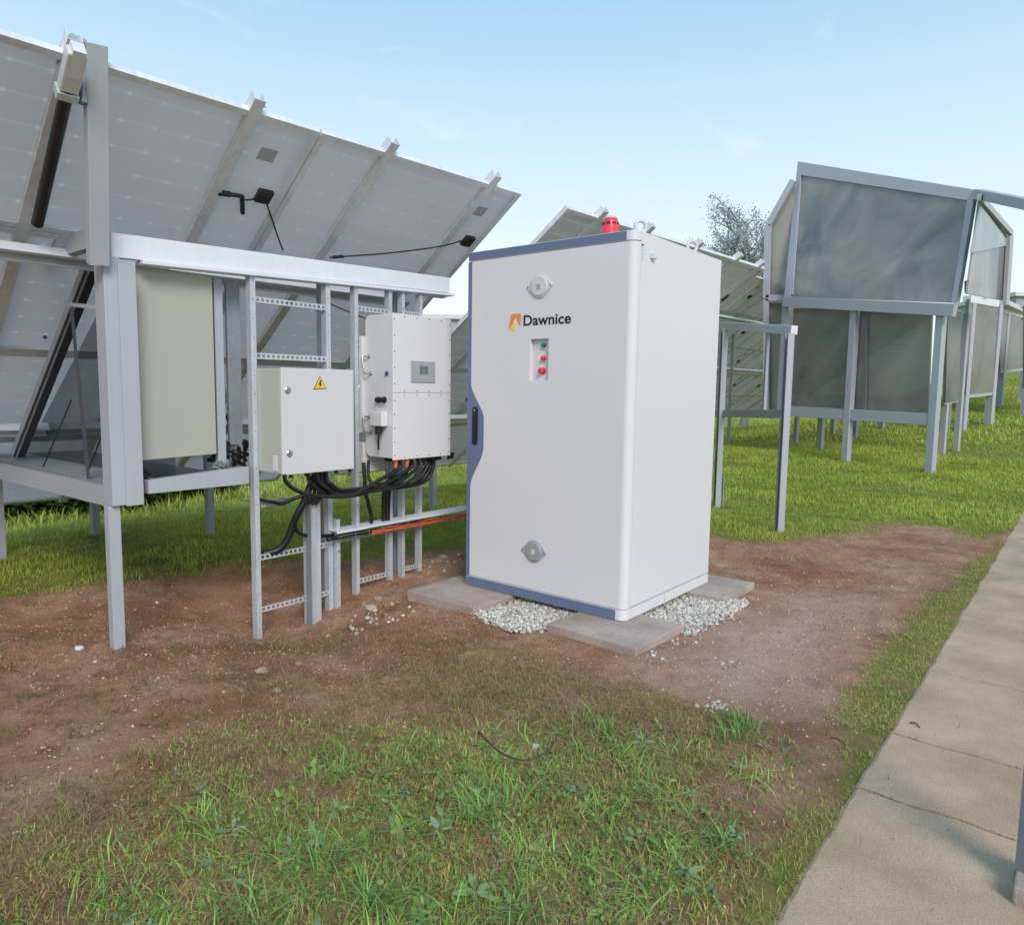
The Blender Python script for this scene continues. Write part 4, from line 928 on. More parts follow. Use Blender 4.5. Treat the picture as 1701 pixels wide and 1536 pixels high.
# ------------------------------------------------------------------ side frame right of the cabinet
def up_post(m, x, y, f, t, w, d): m.bar((x, y, f), (x, y, t), w, d, (0, 1, 0))
PA = V((.92, 3.66, 0)); PB = V((-.16, 4.67, 0)); dAB = (PB-PA).normalized(); nAB = V((dAB.y, -dAB.x, 0))
sf = thing('side_frame', 'pale steel goal-shaped frame standing on the grass just right of the battery cabinet', 'steel frame', tuple(PA))
fA, fB = hz(PA.x, PA.y), hz(PB.x, PB.y)
MB().cchan((PA.x, PA.y, fA-.1), (PA.x, PA.y, 1.90), .075, .06, dAB, .005, .012).build('leg', GREYP2, sf)
MB().cchan((PB.x, PB.y, fB-.1), (PB.x, PB.y, 2.06), .075, .06, dAB, .005, .012).build('leg', GREYP2, sf)
PBx = PB+dAB*.5
MB().bar(PA-dAB*.03+V((0, 0, 1.93)), PBx+V((0, 0, 2.15)), .085, .07, (0, 0, 1)).build('top_rail', BEAMM, sf, bevel=.003)
MB().bar(PA+V((0, 0, 1.12))+dAB*.04, PBx+V((0, 0, 1.06)), .085, .04, (0, 0, 1)).build('bottom_rail', GREYP, sf, bevel=.003)
pm = PA.lerp(PB, .33); MB().bar(pm+V((0, 0, 1.14)), pm+V((0, 0, 1.98)), .035, .03, dAB).build('mullion', GREYP2, sf)
MB().bar(PB+V((0, 0, fB+.02))+nAB*.03+dAB*-.03, PB+V((0, 0, fB+.42))+nAB*.03+dAB*-.03, .02, .012, dAB).build('foot_plate', GALVD, sf)

# ------------------------------------------------------------------ glazed canopy at right
Q1 = V((-.24, 10.69, 0)); Q2 = V((1.22, 10.06, 0)); qd = (Q2-Q1).normalized(); qn = V((qd.y, -qd.x, 0))     # qn faces the camera side
if qn.dot(CAM-Q1) < 0: qn = -qn
def cp(x, y, off=0.): return onp(x, y, Q1+qn*off, qn)
can = thing('module_canopy', 'tall two-tier rack of smoky glazed modules on steel legs at right', 'module rack', tuple((Q1+Q2)/2))
for px in ((1405, 765, 1418, 510), (1545, 780, 1557, 515)):
    f = cp(px[0], px[1]); t = cp(px[2], px[3]); x, y = f.x, f.y
    MB().bar((x, y, hz(x, y)-.2), (x, y, t.z), .125, .12, qd).build('leg', GREYP, can, bevel=.005)
zt_ = cp(1440, 505).z; zb_ = cp(1440, 690).z
Lf = cp(1302, 600); Rt = cp(1560, 600)
MB().bar(V((Lf.x, Lf.y, cp(1302, 502).z))+qn*.08, V((cp(1592, 515).x, cp(1592, 515).y, cp(1592, 516).z))+qn*.08, .20, .10, (0, 0, 1)).build('middle_rail', GREYP, can, bevel=.005)
MB().bar(V((cp(1312, 685).x, cp(1312, 685).y, zb_+.02)), V((cp(1548, 695).x, cp(1548, 695).y, zb_-.02)), .20, .10, (0, 0, 1)).build('bottom_rail', GREYP, can, bevel=.005)
MB().bar(V((Lf.x, Lf.y, 1.0)), V((Lf.x, Lf.y, cp(1302, 495).z)), .14, .10, qd).build('side_post', GREYP2, can)
def pane(corners, th, mtl, name='glass_panel', n=None, parent=can):
    pts = [V(c) for c in corners]; nn = (pts[1]-pts[0]).cross(pts[2]-pts[0]).normalized(); 
    if nn.dot(CAM-pts[0]) > 0: nn = -nn
    c0 = pts[0].copy(); m = MB().prism(pts, nn*th); return m.build(name, mtl, parent, origin=c0)
pane([cp(1318, 512, -.09), cp(1412, 514, -.09), cp(1403, 682, -.09), cp(1314, 676, -.09)], .04, SMOKE)
pane([cp(1424, 514, -.09), cp(1548, 520, -.09), cp(1541, 690, -.09), cp(1416, 684, -.09)], .04, SMOKE)
a, b = cp(1440, 515, -.06), cp(1436, 684, -.06); MB().bar(a, b, .06, .03, qd).build('inner_post', mat('dark_grey_strut', (.16, .165, .17), .5), can)  # inner strut in a darker grey than the rails
# upper tier leans back a little
ax_t = math.radians(8); n2 = (qn*math.cos(ax_t)+V((0, 0, 1))*math.sin(ax_t)); base = cp(1300, 500)
def cu(x, y, off=0.): return onp(x, y, base+n2*off, n2)
uf = {'tl': (1325, 268), 'tr': (1620, 315), 'br': (1588, 505), 'bl': (1302, 495)}
fo = [cu(*uf['tl']), cu(*uf['tr']), cu(*uf['br']), cu(*uf['bl'])]
fi = [cu(1330, 291), cu(1606, 333), cu(1580, 502), cu(1313, 492)]
for i, nm in enumerate(('upper_top_bar', 'upper_right_bar', 'upper_bottom_bar', 'upper_left_bar')):
    j = (i+1) % 4
    if i == 2: continue
    MB().prism([fo[i], fo[j], fi[j], fi[i]], -n2*.10).build(nm, GREYP2, can, bevel=.006)
pane([p-n2*.03 for p in fi], .03, SMOKE2)
MB().bar(cu(1330, 300, -.02), cu(1316, 490, -.02), .03, .03, qd).build('inner_edge', GREYP, can)
# beam running on to the right
MB().bar(cu(1624, 322, -.05), cu(1720, 342, .9), .14, .12, (0, 0, 1)).build('outrigger', GREYP, can)
# left wing
lw = cp(1306, 600, -.2); Yw = lw.y
wing = [at_y(1318, 300, Yw), at_y(1276, 374, Yw), at_y(1273, 495, Yw), at_y(1306, 495, Yw)]
m = MB()
for a, b in zip(wing, wing[1:]): m.bar(a, b, .12, .08, (0, 0, 1) if abs((b-a).z) < abs((b-a).x) else (1, 0, 0))
m.bar(at_y(1273, 497, Yw), at_y(1273, 690, Yw), .10, .08, (1, 0, 0)); m.bar(at_y(1273, 690, Yw), at_y(1306, 690, Yw), .12, .08, (0, 0, 1))
m.build('wing_frame', GREYP2, can)
pane([p+V((0, .09, 0)) for p in wing], .03, SMOKE2, 'wing_panel')
pane([at_y(1276, 503, Yw+.09), at_y(1306, 503, Yw+.09), at_y(1306, 686, Yw+.09), at_y(1276, 686, Yw+.09)], .03, SMOKE, 'wing_panel')
# right wing
RWp = cu(1622, 400, -.12); rn = V((UA.y, -UA.x, 0)).normalized()
def rw(x, y, off=0.): return onp(x, y, RWp+rn*off, rn)
A_ = [rw(1628, 330), rw(1676, 392), rw(1672, 500), rw(1607, 488)]
pane(A_, .03, SMOKE2, 'wing_panel')
pane([rw(1628, 338, .04), rw(1672, 398, .04), rw(1672, 408, .04), rw(1612, 420, .04)], .01, BRIGHTG, 'wing_panel')
m = MB(); m.bar(rw(1627, 328, .05), rw(1680, 388, .05), .10, .06, (0, 0, 1)); m.bar(rw(1678, 392, .05), rw(1671, 506, .05), .32, .06, UA); m.build('wing_frame', GREYP2, can)
# rear legs seen under the rails
for k, (px, py) in enumerate(((1322, 733), (1362, 738), (1383, 728), (1420, 732), (1463, 727), (1572, 732))):
    P = at_z(px, py, .28); x, y = P.x, P.y
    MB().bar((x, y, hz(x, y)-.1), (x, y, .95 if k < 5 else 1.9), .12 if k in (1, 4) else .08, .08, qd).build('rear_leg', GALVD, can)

# further racks behind
def far_rack(f1, f2, t1, t2, b1, b2, zg, label, wd, mtl):
    A, B = (at_z(*f1, zg), at_z(*f2, zg+.1)) if zg < 5 else (at_d(*f1, zg), at_d(*f2, zg*1.05))     # foot height, or distance when that is plainer
    d = (B-A); d.z = 0; d.normalize(); n = V((d.y, -d.x, 0))
    g = lambda x, y, off=0.: onp(x, y, A+n*off, n)
    c = thing('module_rack', label, 'module rack', tuple(A), 'racks of glazed modules receding along the path')
    for f, t in ((f1, t1), (f2, t2)):
        F = g(*f); T = g(*t); MB().bar((F.x, F.y, min(F.z, hz(F.x, F.y))-.2), (F.x, F.y, T.z), wd, wd, d).build('leg', GREYP2, c)
    MB().bar(g(*t1), g(*t2), wd, wd*1.1, (0, 0, 1)).build('top_rail', BEAMM, c); MB().bar(g(*b1), g(*b2), wd*.9, wd*.8, (0, 0, 1)).build('bottom_rail', GREYP2, c)
    mid1 = tuple(t1[i]*.83+b1[i]*.17 for i in (0, 1)); mid2 = tuple(t2[i]*.83+b2[i]*.17 for i in (0, 1))
    MB().bar(g(*mid1), g(*mid2), wd*.55, wd*.8, (0, 0, 1)).build('mid_rail', GREYP2, c)
    MB().prism([g(*t1, .02*1), g(*t2, .02), g(*b2, .02), g(*b1, .02)], n*.05).build('glass_panel', mtl, c, origin=g(*t1))
    return c
far_rack((1566, 738), (1590, 728), (1570, 517), (1592, 519), (1566, 668), (1589, 664), .40, 'narrow glazed bay squeezed behind the right leg of the tall two-tier rack', .09, SMOKE)
far_rack((1598, 700), (1643, 692), (1606, 497), (1653, 505), (1600, 656), (1646, 651), .74, 'smaller glazed module rack just beyond the tall two-tier rack', .16, SMOKE)
far_rack((1660, 668), (1697, 661), (1658, 514), (1697, 524), (1658, 616), (1697, 611), 21, 'farthest glazed module rack at the right edge, half cut off', .16, SMOKE)
far_rack((1700, 672), (1760, 664), (1699, 508), (1760, 520), (1699, 640), (1760, 630), 19, 'module rack only just entering the picture at the right edge', .10, SMOKE2)
o = MB().bar(at_d(1632, 490, 16.5)+V((0, 0, -.02)), at_d(1632, 475, 16.5)+V((0, 0, .08)), .32, .2, qd).build('white_case', WHITE, bevel=.01); tag(o, 'small white case standing on the top rail of the second rack', 'case')
o = MB().bar(at_d(1612, 486, 16.6), at_d(1612, 466, 16.6), .18, .18, qd).build('green_case', mat('dark_green_plastic', (.02, .07, .055), .4), bevel=.01); tag(o, 'dark green case beside the small white case on the second rack', 'case')
o = MB().bar(at_d(1656, 503, 20), at_d(1704, 524, 22), .14, .5, (0, 0, 1)).build('white_cover', WHITE2, bevel=.02); tag(o, 'sloping white cover over the farthest racks at the right edge', 'cover')

# far pale buildings
def building(px0, px1, ptop, D, label, depth=12):
    a, b = at_d(px0, 655, D), at_d(px1, 655, D); t = at_d(px0, ptop, D).z
    g = min(hz(a.x, a.y), hz(b.x, b.y))-1; w = (b-a); w.z = 0; d = w.normalized(); n = V((-d.y, d.x, 0)); 
    c = thing('building', label, 'building', (a.x, a.y, g), 'pale distant buildings')
    A = V((a.x, a.y, g)); B = V((b.x, b.y, g))
    MB().prism([A, B, B+n*depth, A+n*depth], (0, 0, t-g-.4)).build('wall', mat('pale_render', (.34, .37, .39), .8), c)
    MB().prism([A-d*.4-n*.4+V((0, 0, t-g-.39)), B+d*.4-n*.4+V((0, 0, t-g-.39)), B+d*.4+n*(depth+.4)+V((0, 0, t-g-.39)), A-d*.4+n*(depth+.4)+V((0, 0, t-g-.39))], (0, 0, .4)).build('roof', mat('pale_metal_roof', (.58, .62, .66), .6), c)
building(640, 800, 523, 70, 'pale flat-roofed building glimpsed between the inverter and the battery cabinet')
building(1675, 1800, 488, 75, 'grey distant building at the right edge above the far racks')

# ------------------------------------------------------------------ post at the right edge on its footing
pr = at_z(1694, 1470, -.03)
ep = thing('edge_post', 'dark steel post on a pale concrete footing, cut off by the right edge', 'post', tuple(pr))
MB().bar((pr.x+.03, pr.y+.02, -.03), (pr.x+.03, pr.y+.02, .86), .06, .08, (.2, 1, 0)).build('shaft', mat('dark_grey_steel', (.16, .18, .20), .45, var=.2, streak=.2), ep)
MB().box((pr.x-.012, pr.y-.09, -.06), (pr.x+.14, pr.y+.10, .012)).build('footing', SLAB, ep, bevel=.006)

# ------------------------------------------------------------------ tree
def tree():
    base = at_d(1238, 640, 26); gx, gy = base.x, base.y; gz = hz(gx, gy)
    c = thing('tree', 'sparse small-leaved tree standing far behind the solar tables', 'tree', (gx, gy, gz)); rnd = random.Random(21)
    top = at_d(1240, 312, 26).z; H_ = top-gz
    tr = MB(); tips = []
    def grow(p, d, L, r, lvl):
        pts = [p]; q = p.copy(); dd = d.copy()
        for k in range(4):
            dd = (dd+V((rnd.uniform(-.16, .16), rnd.uniform(-.16, .16), rnd.uniform(-.05, .12)))).normalized(); q = q+dd*(L/4); pts.append(q.copy())
        tr.tube(pts, r, 5, 2, taper=.45)
        if lvl <= 0: tips.extend([pts[2], pts[3], pts[4]]); return
        for k in range(4 if lvl > 1 else 4):
            t = rnd.uniform(.35, 1); i = min(3, int(t*4)); b = pts[i].lerp(pts[i+1], t*4-i if i < 4 else 1)
            a = rnd.uniform(0, 2*PI); s = V((math.cos(a), math.sin(a), 0)); grow(b, (dd*.75+s*.75+V((0, 0, .25))).normalized(), L*.62, r*.5, lvl-1)
        tips.append(pts[-1])
    base_ = V((gx, gy, gz-.2)); mid = base_+V((0, 0, H_*.52)); tr.tube([base_, base_+V((.1, 0, H_*.3)), mid], .16, 8, 3, taper=.6)
    for k in range(9):
        a = k*2.4; grow(base_+V((0, 0, H_*(.32+.022*k))), V((.42*math.cos(a), .42*math.sin(a), 1)).normalized(), H_*.26, .055, 2)
    grow(mid, V((0, 0, 1)), H_*.28, .09, 2)
    tr.build('trunk', mat('pale_bark', (.24, .25, .26), .9, var=.3), c)
    vs = []; fs = []; cs = []
    for t in tips:
        for k in range(26):
            p = t+V((rnd.gauss(0, .11), rnd.gauss(0, .11), rnd.gauss(0, .11))); s = rnd.uniform(.02, .052)
            a = V((rnd.gauss(0, 1), rnd.gauss(0, 1), rnd.gauss(0, 1))).normalized()*s; b = a.orthogonal().normalized()*s*.6
            i = len(vs); vs += [p-a, p+b, p+a, p-b]; fs.append((i, i+1, i+2, i+3)); g = rnd.uniform(.6, 1.3); cs += [(.33*g, .40*g, .38*g, 1)]*4
    me = bpy.data.meshes.new('crown'); me.from_pydata(vs, [], fs); at = me.color_attributes.new('col', 'FLOAT_COLOR', 'POINT'); at.data.foreach_set('color', np.array(cs, np.float32).ravel())
    o = bpy.data.objects.new('crown', me); finish(o, LEAF); attach(o, c)
tree()

# ------------------------------------------------------------------ vegetation
def raw_mesh(name, co, loops, starts, totals, col, m):
    me = bpy.data.meshes.new(name); me.vertices.add(len(co)); me.vertices.foreach_set('co', co.astype(np.float32).ravel())
    me.loops.add(len(loops)); me.loops.foreach_set('vertex_index', loops.astype(np.int32)); me.polygons.add(len(starts))
    me.polygons.foreach_set('loop_start', starts.astype(np.int32)); me.polygons.foreach_set('loop_total', totals.astype(np.int32)); me.update(calc_edges=True)
    a = me.color_attributes.new('col', 'FLOAT_COLOR', 'POINT'); a.data.foreach_set('color', np.concatenate([col, np.ones((len(col), 1))], 1).astype(np.float32).ravel())
    o = bpy.data.objects.new(name, me); finish(o, m); return o
def blades(P, length, width, lean, azim, col, curve=1.0):
    """P (N,3) roots; each blade is a bent strip of 3 quads ending in a point"""
    N = len(P); ts = np.array([0, .35, .7, 1.0]); dirh = np.stack([np.cos(azim), np.sin(azim), np.zeros(N)], 1); side = np.stack([-np.sin(azim), np.cos(azim), np.zeros(N)], 1)
    # the blade plane is turned at random so it is not always seen edge on
    rows = []
    for t in ts:
        ang = lean*(.35+.65*curve*t); h = length*t
        rows.append(P+dirh*(h*np.sin(ang))[:, None]+np.array([0, 0, 1])*(h*np.cos(ang))[:, None])
    wd = [1, .95, .6]
    vs = []
    for k in range(3): vs += [rows[k]-side*(width*wd[k]/2)[:, None], rows[k]+side*(width*wd[k]/2)[:, None]]
    vs.append(rows[3]); co = np.stack(vs, 1).reshape(-1, 3)
    b = np.arange(N)[:, None]*7
    q1 = b+np.array([0, 1, 3, 2]); q2 = b+np.array([2, 3, 5, 4]); t3 = b+np.array([4, 5, 6])
    loops = np.concatenate([q1, q2, t3], 1).ravel(); tot = np.tile([4, 4, 3], N); st = np.concatenate([[0], np.cumsum(tot)[:-1]])
    c = np.repeat(col, 7, 0); root_tip = np.tile(np.array([.8, .8, 1, 1, 1.08, 1.08, 1.12]), N)[:, None]  # blade colour is darker at the root and paler at the tip
    return co, loops, st, tot, c*root_tip
def scatter(poly, n, box=None, clump=None, cth=.4, warp=.3, seed=0, soft=.16):
    rg = np.random.default_rng(seed); px = np.array(poly); 
    lo = np.array(box[:2]) if box else px.min(0); hi = np.array(box[2:]) if box else px.max(0)
    p = lo+(hi-lo)*rg.random((n, 2)); w = p.copy()
    w[:, 0] += (fbm(p[:, 0]*3, p[:, 1]*3)-.5)*warp; w[:, 1] += (fbm(p[:, 0]*3+40, p[:, 1]*3+9)-.5)*warp
    k = (rg.random(n) < poly_soft(w[:, 0], w[:, 1], poly, soft, 12)**1.3) if soft else inpoly(w[:, 0], w[:, 1], poly)
    if clump: k &= (fbm(p[:, 0]*clump+seed, p[:, 1]*clump, 3)+rg.normal(0, .08, n)) > cth
    k &= ~((p[:, 0] > 2.70) & (p[:, 0] < 4.3))
    return p[k]
def roots(p, dz=-.004): return np.column_stack([p, height(p[:, 0], p[:, 1])+dz])
def greens(n, a, b, rg, mixp=None):
    t = rg.random(n)[:, None] if mixp is None else mixp[:, None]
    return np.array(a)*(1-t)+np.array(b)*t*1.0
# 1. tall mown turf behind
def turf_back():
    rg = np.random.default_rng(5); out = []
    for (box, n, L0, wd) in (((-4.5, -2.5, 2.75, 5.5), 210000, .052, .0040), ((-6, 5.5, 2.75, 13), 170000, .060, .0075), ((-13, -9, -4.5, 8), 60000, .10, .011), ((-10, 13, 9, 32), 90000, .09, .020)):
        p = scatter(BACKG, n, box, 3.5, .33, .7, 9); 
        if box[3] > 20: p = np.concatenate([p, scatter([(4.3, 5), (14, 5), (14, 32), (4.3, 32)], 20000, None, seed=4)])
        N = len(p); P = roots(p); patch = fbm(p[:, 0]*1.2+3, p[:, 1]*1.2, 3)
        L = L0*(.45+.9*rg.random(N))*(.6+.9*patch); az = rg.random(N)*2*PI
        edge = poly_soft(p[:, 0], p[:, 1], BACKG, .35, 8); L *= .45+.55*edge; worn = sstep(.58, .70, fbm(p[:, 0]*.9+31, p[:, 1]*.9+12, 4)); L *= 1-.5*worn
        left = sstep(-.3, -1.6, p[:, 0])*sstep(6, 3, p[:, 1])
        t = np.clip(.5*rg.random(N)+.9*(patch-.35), 0, 1)
        c = greens(N, (.23, .33, .035), (.70, .72, .15), rg, t)
        dry = rg.random(N) < .08+.30*(1-edge)+.45*worn; c[dry] = np.array([.36, .34, .13])*(.7+.6*rg.random((dry.sum(), 1)))
        out.append(blades(P, L, wd*(.7+.6*rg.random(N)), .25+.75*rg.random(N), az, c))
    return out
def join(parts):
    co, lo, st, to, cc = [], [], [], [], []; vo = lo_ = 0
    for a, b, s, t, c in parts: co.append(a); lo.append(b+vo); st.append(s+lo_); to.append(t); cc.append(c); vo += len(a); lo_ += len(b)
    return [np.concatenate(x) for x in (co, lo, st, to, cc)]
o = raw_mesh('grass', *join(turf_back()), LEAF); tag(o, 'green turf growing under and behind the solar tables', 'grass', kind='stuff')
def shrub(x, y, r, h, label, seed):
    rg = np.random.default_rng(seed); z = hz(x, y); c = thing('shrub', label, 'shrub', (x, y, z), 'dark shrubs behind the left solar table')
    m = MB(); tips = []
    for k in range(9):
        a = k*.7+rg.random(); q = V((x+r*.6*math.cos(a)*rg.random(), y+r*.6*math.sin(a)*rg.random(), z+h*rg.uniform(.5, .9))); m.tube([(x, y, z-.05), (V((x, y, z)).lerp(q, .5)+V((0, 0, .1))), q], .018, 5, 3, taper=.4); tips.append(q)
    m.build('stems', mat('shrub_bark', (.08, .06, .045), .9), c)
    N = 9000; cc = np.array([[x+r*.75*math.cos(i*2.4)*math.sqrt(rg.random()), y+r*.75*math.sin(i*2.4)*math.sqrt(rg.random()), z+h*rg.uniform(.15, .8)] for i in range(26)])
    P = cc[rg.integers(0, 26, N)]+rg.normal(0, 1, (N, 3))*np.array([r*.2, r*.2, h*.13]); P[:, 2] = np.maximum(P[:, 2], z+.02)
    co, lo, st, to, cl = leaf_discs(P, .035+.04*rg.random(N), rg.random(N)*2*PI, rg.normal(0, .9, N), greens(N, (.03, .06, .014), (.09, .15, .03), rg), .6)
    o = raw_mesh('leaves', co, lo, st, to, cl, LEAF); attach(o, c)
def leaf_discs(P, size, az, tilt, col, asp=.55):
    N = len(P); k = 8; ang = np.linspace(0, 2*PI, k, endpoint=False)
    u = np.stack([np.cos(az), np.sin(az), np.zeros(N)], 1); w = np.stack([-np.sin(az)*np.cos(tilt), np.cos(az)*np.cos(tilt), np.sin(tilt)], 1)
    u[:, 2] = .35*np.sin(az*3)
    vs = [P[:, None, :]+u[:, None, :]*(size[:, None]*.5*(1+np.cos(a)))[:, :, None]+w[:, None, :]*(size[:, None]*asp*.5*np.sin(a)*(1-.25*np.cos(a)))[:, :, None] for a in ang]
    co = np.concatenate(vs, 1).reshape(-1, 3); loops = np.arange(N*k); return co, loops, np.arange(N)*k, np.full(N, k), np.repeat(col, k, 0)
for i, (px, D_, r_, h_, lb) in enumerate(((-15, 7.5, .8, .55, 'dark shrub at the left edge under the low side of the nearest solar table'), (70, 7.8, .7, .50, 'dark shrub left of the bay leg, behind the left solar table'), (150, 7.9, .6, .45, 'low dark shrub just behind the bay leg'), (262, 8.8, .8, .5, 'dark shrub seen below the cream door panel'), (322, 9.3, .6, .42, 'small dark shrub right of the cream door panel, low down'))):
    q = at_d(px, 655, D_); shrub(q.x, q.y, r_, h_, lb, 60+i)
# 2. foreground weeds, grass, straw
def leaf_discs(P, size, az, tilt, col, asp=.55):
    N = len(P); k = 8; ang = np.linspace(0, 2*PI, k, endpoint=False)
    u = np.stack([np.cos(az), np.sin(az), np.zeros(N)], 1); w = np.stack([-np.sin(az)*np.cos(tilt), np.cos(az)*np.cos(tilt), np.sin(tilt)], 1)
    u[:, 2] = .35*np.sin(az*3)
    vs = [P[:, None, :]+u[:, None, :]*(size[:, None]*.5*(1+np.cos(a)))[:, :, None]+w[:, None, :]*(size[:, None]*asp*.5*np.sin(a)*(1-.25*np.cos(a)))[:, :, None] for a in ang]
    co = np.concatenate(vs, 1).reshape(-1, 3); loops = np.arange(N*k); return co, loops, np.arange(N)*k, np.full(N, k), np.repeat(col, k, 0)
def clumps(poly, n, box, seed, spread, per, L, wd, cA, cB, lean=(.5, 1.5)):
    rg = np.random.default_rng(seed); c = scatter(poly, n, box, seed=seed, warp=.15); out = []
    for x, y in c:
        s = rg.uniform(.6, 1.4); m_ = int(per*s); p = np.array([[x, y]])+rg.normal(0, spread*s, (m_, 2)); t = rg.random()*.6
        P = roots(p); az = rg.random()*2*PI+rg.normal(0, 1.3, m_)
        col = greens(m_, cA, cB, rg, np.clip(t+.4*rg.random(m_), 0, 1)); out.append(blades(P, L*s*(.5+rg.random(m_)*.7), wd*(.6+.8*rg.random(m_)), rg.uniform(lean[0], lean[1], m_), az, col, 1.15))
    return out
def foreground():
    rg = np.random.default_rng(17); out = []
    G1, G2 = (.15, .27, .035), (.58, .74, .15)
    # short undergrowth
    for poly, n, th, L, s in ((FG, 80000, .45, .026, 1), (FGDENSE, 62000, .41, .034, 2)):
        p = scatter(poly, n, None, 6, th, .35, s, .24 if s == 1 else .16); N = len(p); t = np.clip(.7*rg.random(N)+.5*(fbm(p[:, 0]*4, p[:, 1]*4)-.4), 0, 1)
        col = greens(N, G1, G2, rg, t); yl_ = rg.random(N) < .34; col[yl_] = np.array([.62, .47, .19])*(.6+.7*rg.random((yl_.sum(), 1)))
        out.append(blades(roots(p), L*(.4+rg.random(N)), .0022+.002*rg.random(N), .5+.95*rg.random(N), rg.random(N)*2*PI, col))
    # tufts of long bright grass
    out += clumps(FGDENSE, 300, None, 31, .030, 22, .090, .0036, (.09, .23, .035), (.55, .80, .20), (.8, 1.6))
    out += clumps(FG, 190, None, 33, .035, 15, .060, .0030, (.13, .21, .04), (.52, .58, .17), (.9, 1.62))
    # marked clumps: pixel spots on the ground
    for (px, py, k, L) in ((1235, 1195, 90, .13), (1215, 1215, 60, .12), (540, 1440, 70, .16), (620, 1500, 80, .17), (800, 1345, 60, .15), (1010, 1215, 60, .12), (1200, 1400, 60, .13), (560, 1280, 40, .11), (420, 1530, 60, .17), (1382, 1416, 8, .03), (1480, 1145, 40, .05), (860, 1520, 50, .14)):
        c = at_z(px, py, -.03); m_ = k; p = np.array([[c.x, c.y]])+rg.normal(0, .035, (m_, 2)); az = rg.random(m_)*2*PI
        out.append(blades(roots(p), L*(.5+.6*rg.random(m_)), .003+.0025*rg.random(m_), .5+.9*rg.random(m_), az, greens(m_, (.11, .24, .045), (.34, .52, .16), rg), 1.15))
    # moss fringe
    p = scatter(MOSS, 60000, None, 4, .52, .8, 8, .30); N = len(p); col = greens(N, (.34, .25, .09), (.40, .38, .11), rg)
    out.append(blades(roots(p), .022*(.5+rg.random(N)), .002+.0015*rg.random(N), .7+.8*rg.random(N), rg.random(N)*2*PI, col))
    # edge of the path
    p = scatter(STRIPG, 70000, None, 6, .40, .08, 12, .09); q_ = np.column_stack([2.70+.012*RNG.normal(size=5000), RNG.uniform(-2.6, 4.5, 5000)]); q_ = q_[fbm(q_[:, 0]*2, q_[:, 1]*5, 3) > .47]; p = np.concatenate([p, q_]); N = len(p); col = greens(N, (.24, .26, .06), (.50, .50, .14), rg)
    out.append(blades(roots(p), .021*(.4+1.3*rg.random(N)**2), .0019+.0016*rg.random(N), .6+.9*rg.random(N), rg.random(N)*2*PI, col))
    # stray tufts on the soil
    p = scatter([(-2.2, -2.6), (-1.8, -.7), (-.8, .3), (.0, -.5), (1.0, -.8), (.7, -2.0), (.7, -3.3), (-1, -3.4)], 30000, None, 4.5, .60, .2, 22); N = len(p)
    out.append(blades(roots(p), .030*(.4+rg.random(N)), .0025+.002*rg.random(N), .5+.9*rg.random(N), rg.random(N)*2*PI, greens(N, (.10, .11, .03), (.20, .22, .06), rg)))
    p = scatter([(1.5, -.5), (2.5, -.4), (2.6, 2.7), (1.9, 3.4), (.6, 2.6), (.2, 1.9), (1.5, 1.5)], 9000, None, 5, .62, .2, 25); N = len(p)
    out.append(blades(roots(p), .018*(.4+rg.random(N)), .0025+.002*rg.random(N), .6+.9*rg.random(N), rg.random(N)*2*PI, greens(N, (.14, .12, .05), (.20, .20, .07), rg)))
    return out
o = raw_mesh('grass', *join(foreground()), LEAF); tag(o, 'tufts of long fresh grass on the soil in the foreground', 'grass', kind='stuff')
def straw():
    rg = np.random.default_rng(23); out = []
    for poly, n, th in ((FG, 30000, .32), (MOSS, 11000, .46), ([(-.6, -1.3), (.2, -.4), (1.6, -.6), (1.0, -1.3), (.2, -2.3), (-.4, -2.0)], 9000, .40), ([(-2.5, -2.8), (-1.8, -1.2), (-.8, -.2), (-.3, -1.2), (-.2, -2.2), (.4, -3.2)], 2600, .48), ([(1.5, -.5), (2.4, -.4), (2.5, 2.2), (1.6, 2.2)], 500, .4)):
        p = scatter(poly, n, None, 5, th, .2, n % 97); N = len(p); P = roots(p, .003); col = greens(N, (.17, .11, .06), (.56, .42, .20), rg)
        out.append(blades(P, .035+.075*rg.random(N), .0012+.0016*rg.random(N), 1.38+.25*rg.random(N), rg.random(N)*2*PI, col, 1.0))
    return out
o = raw_mesh('straw', *join(straw()), LEAF); tag(o, 'dry straw and dead stalks scattered over the soil', 'straw', kind='stuff')
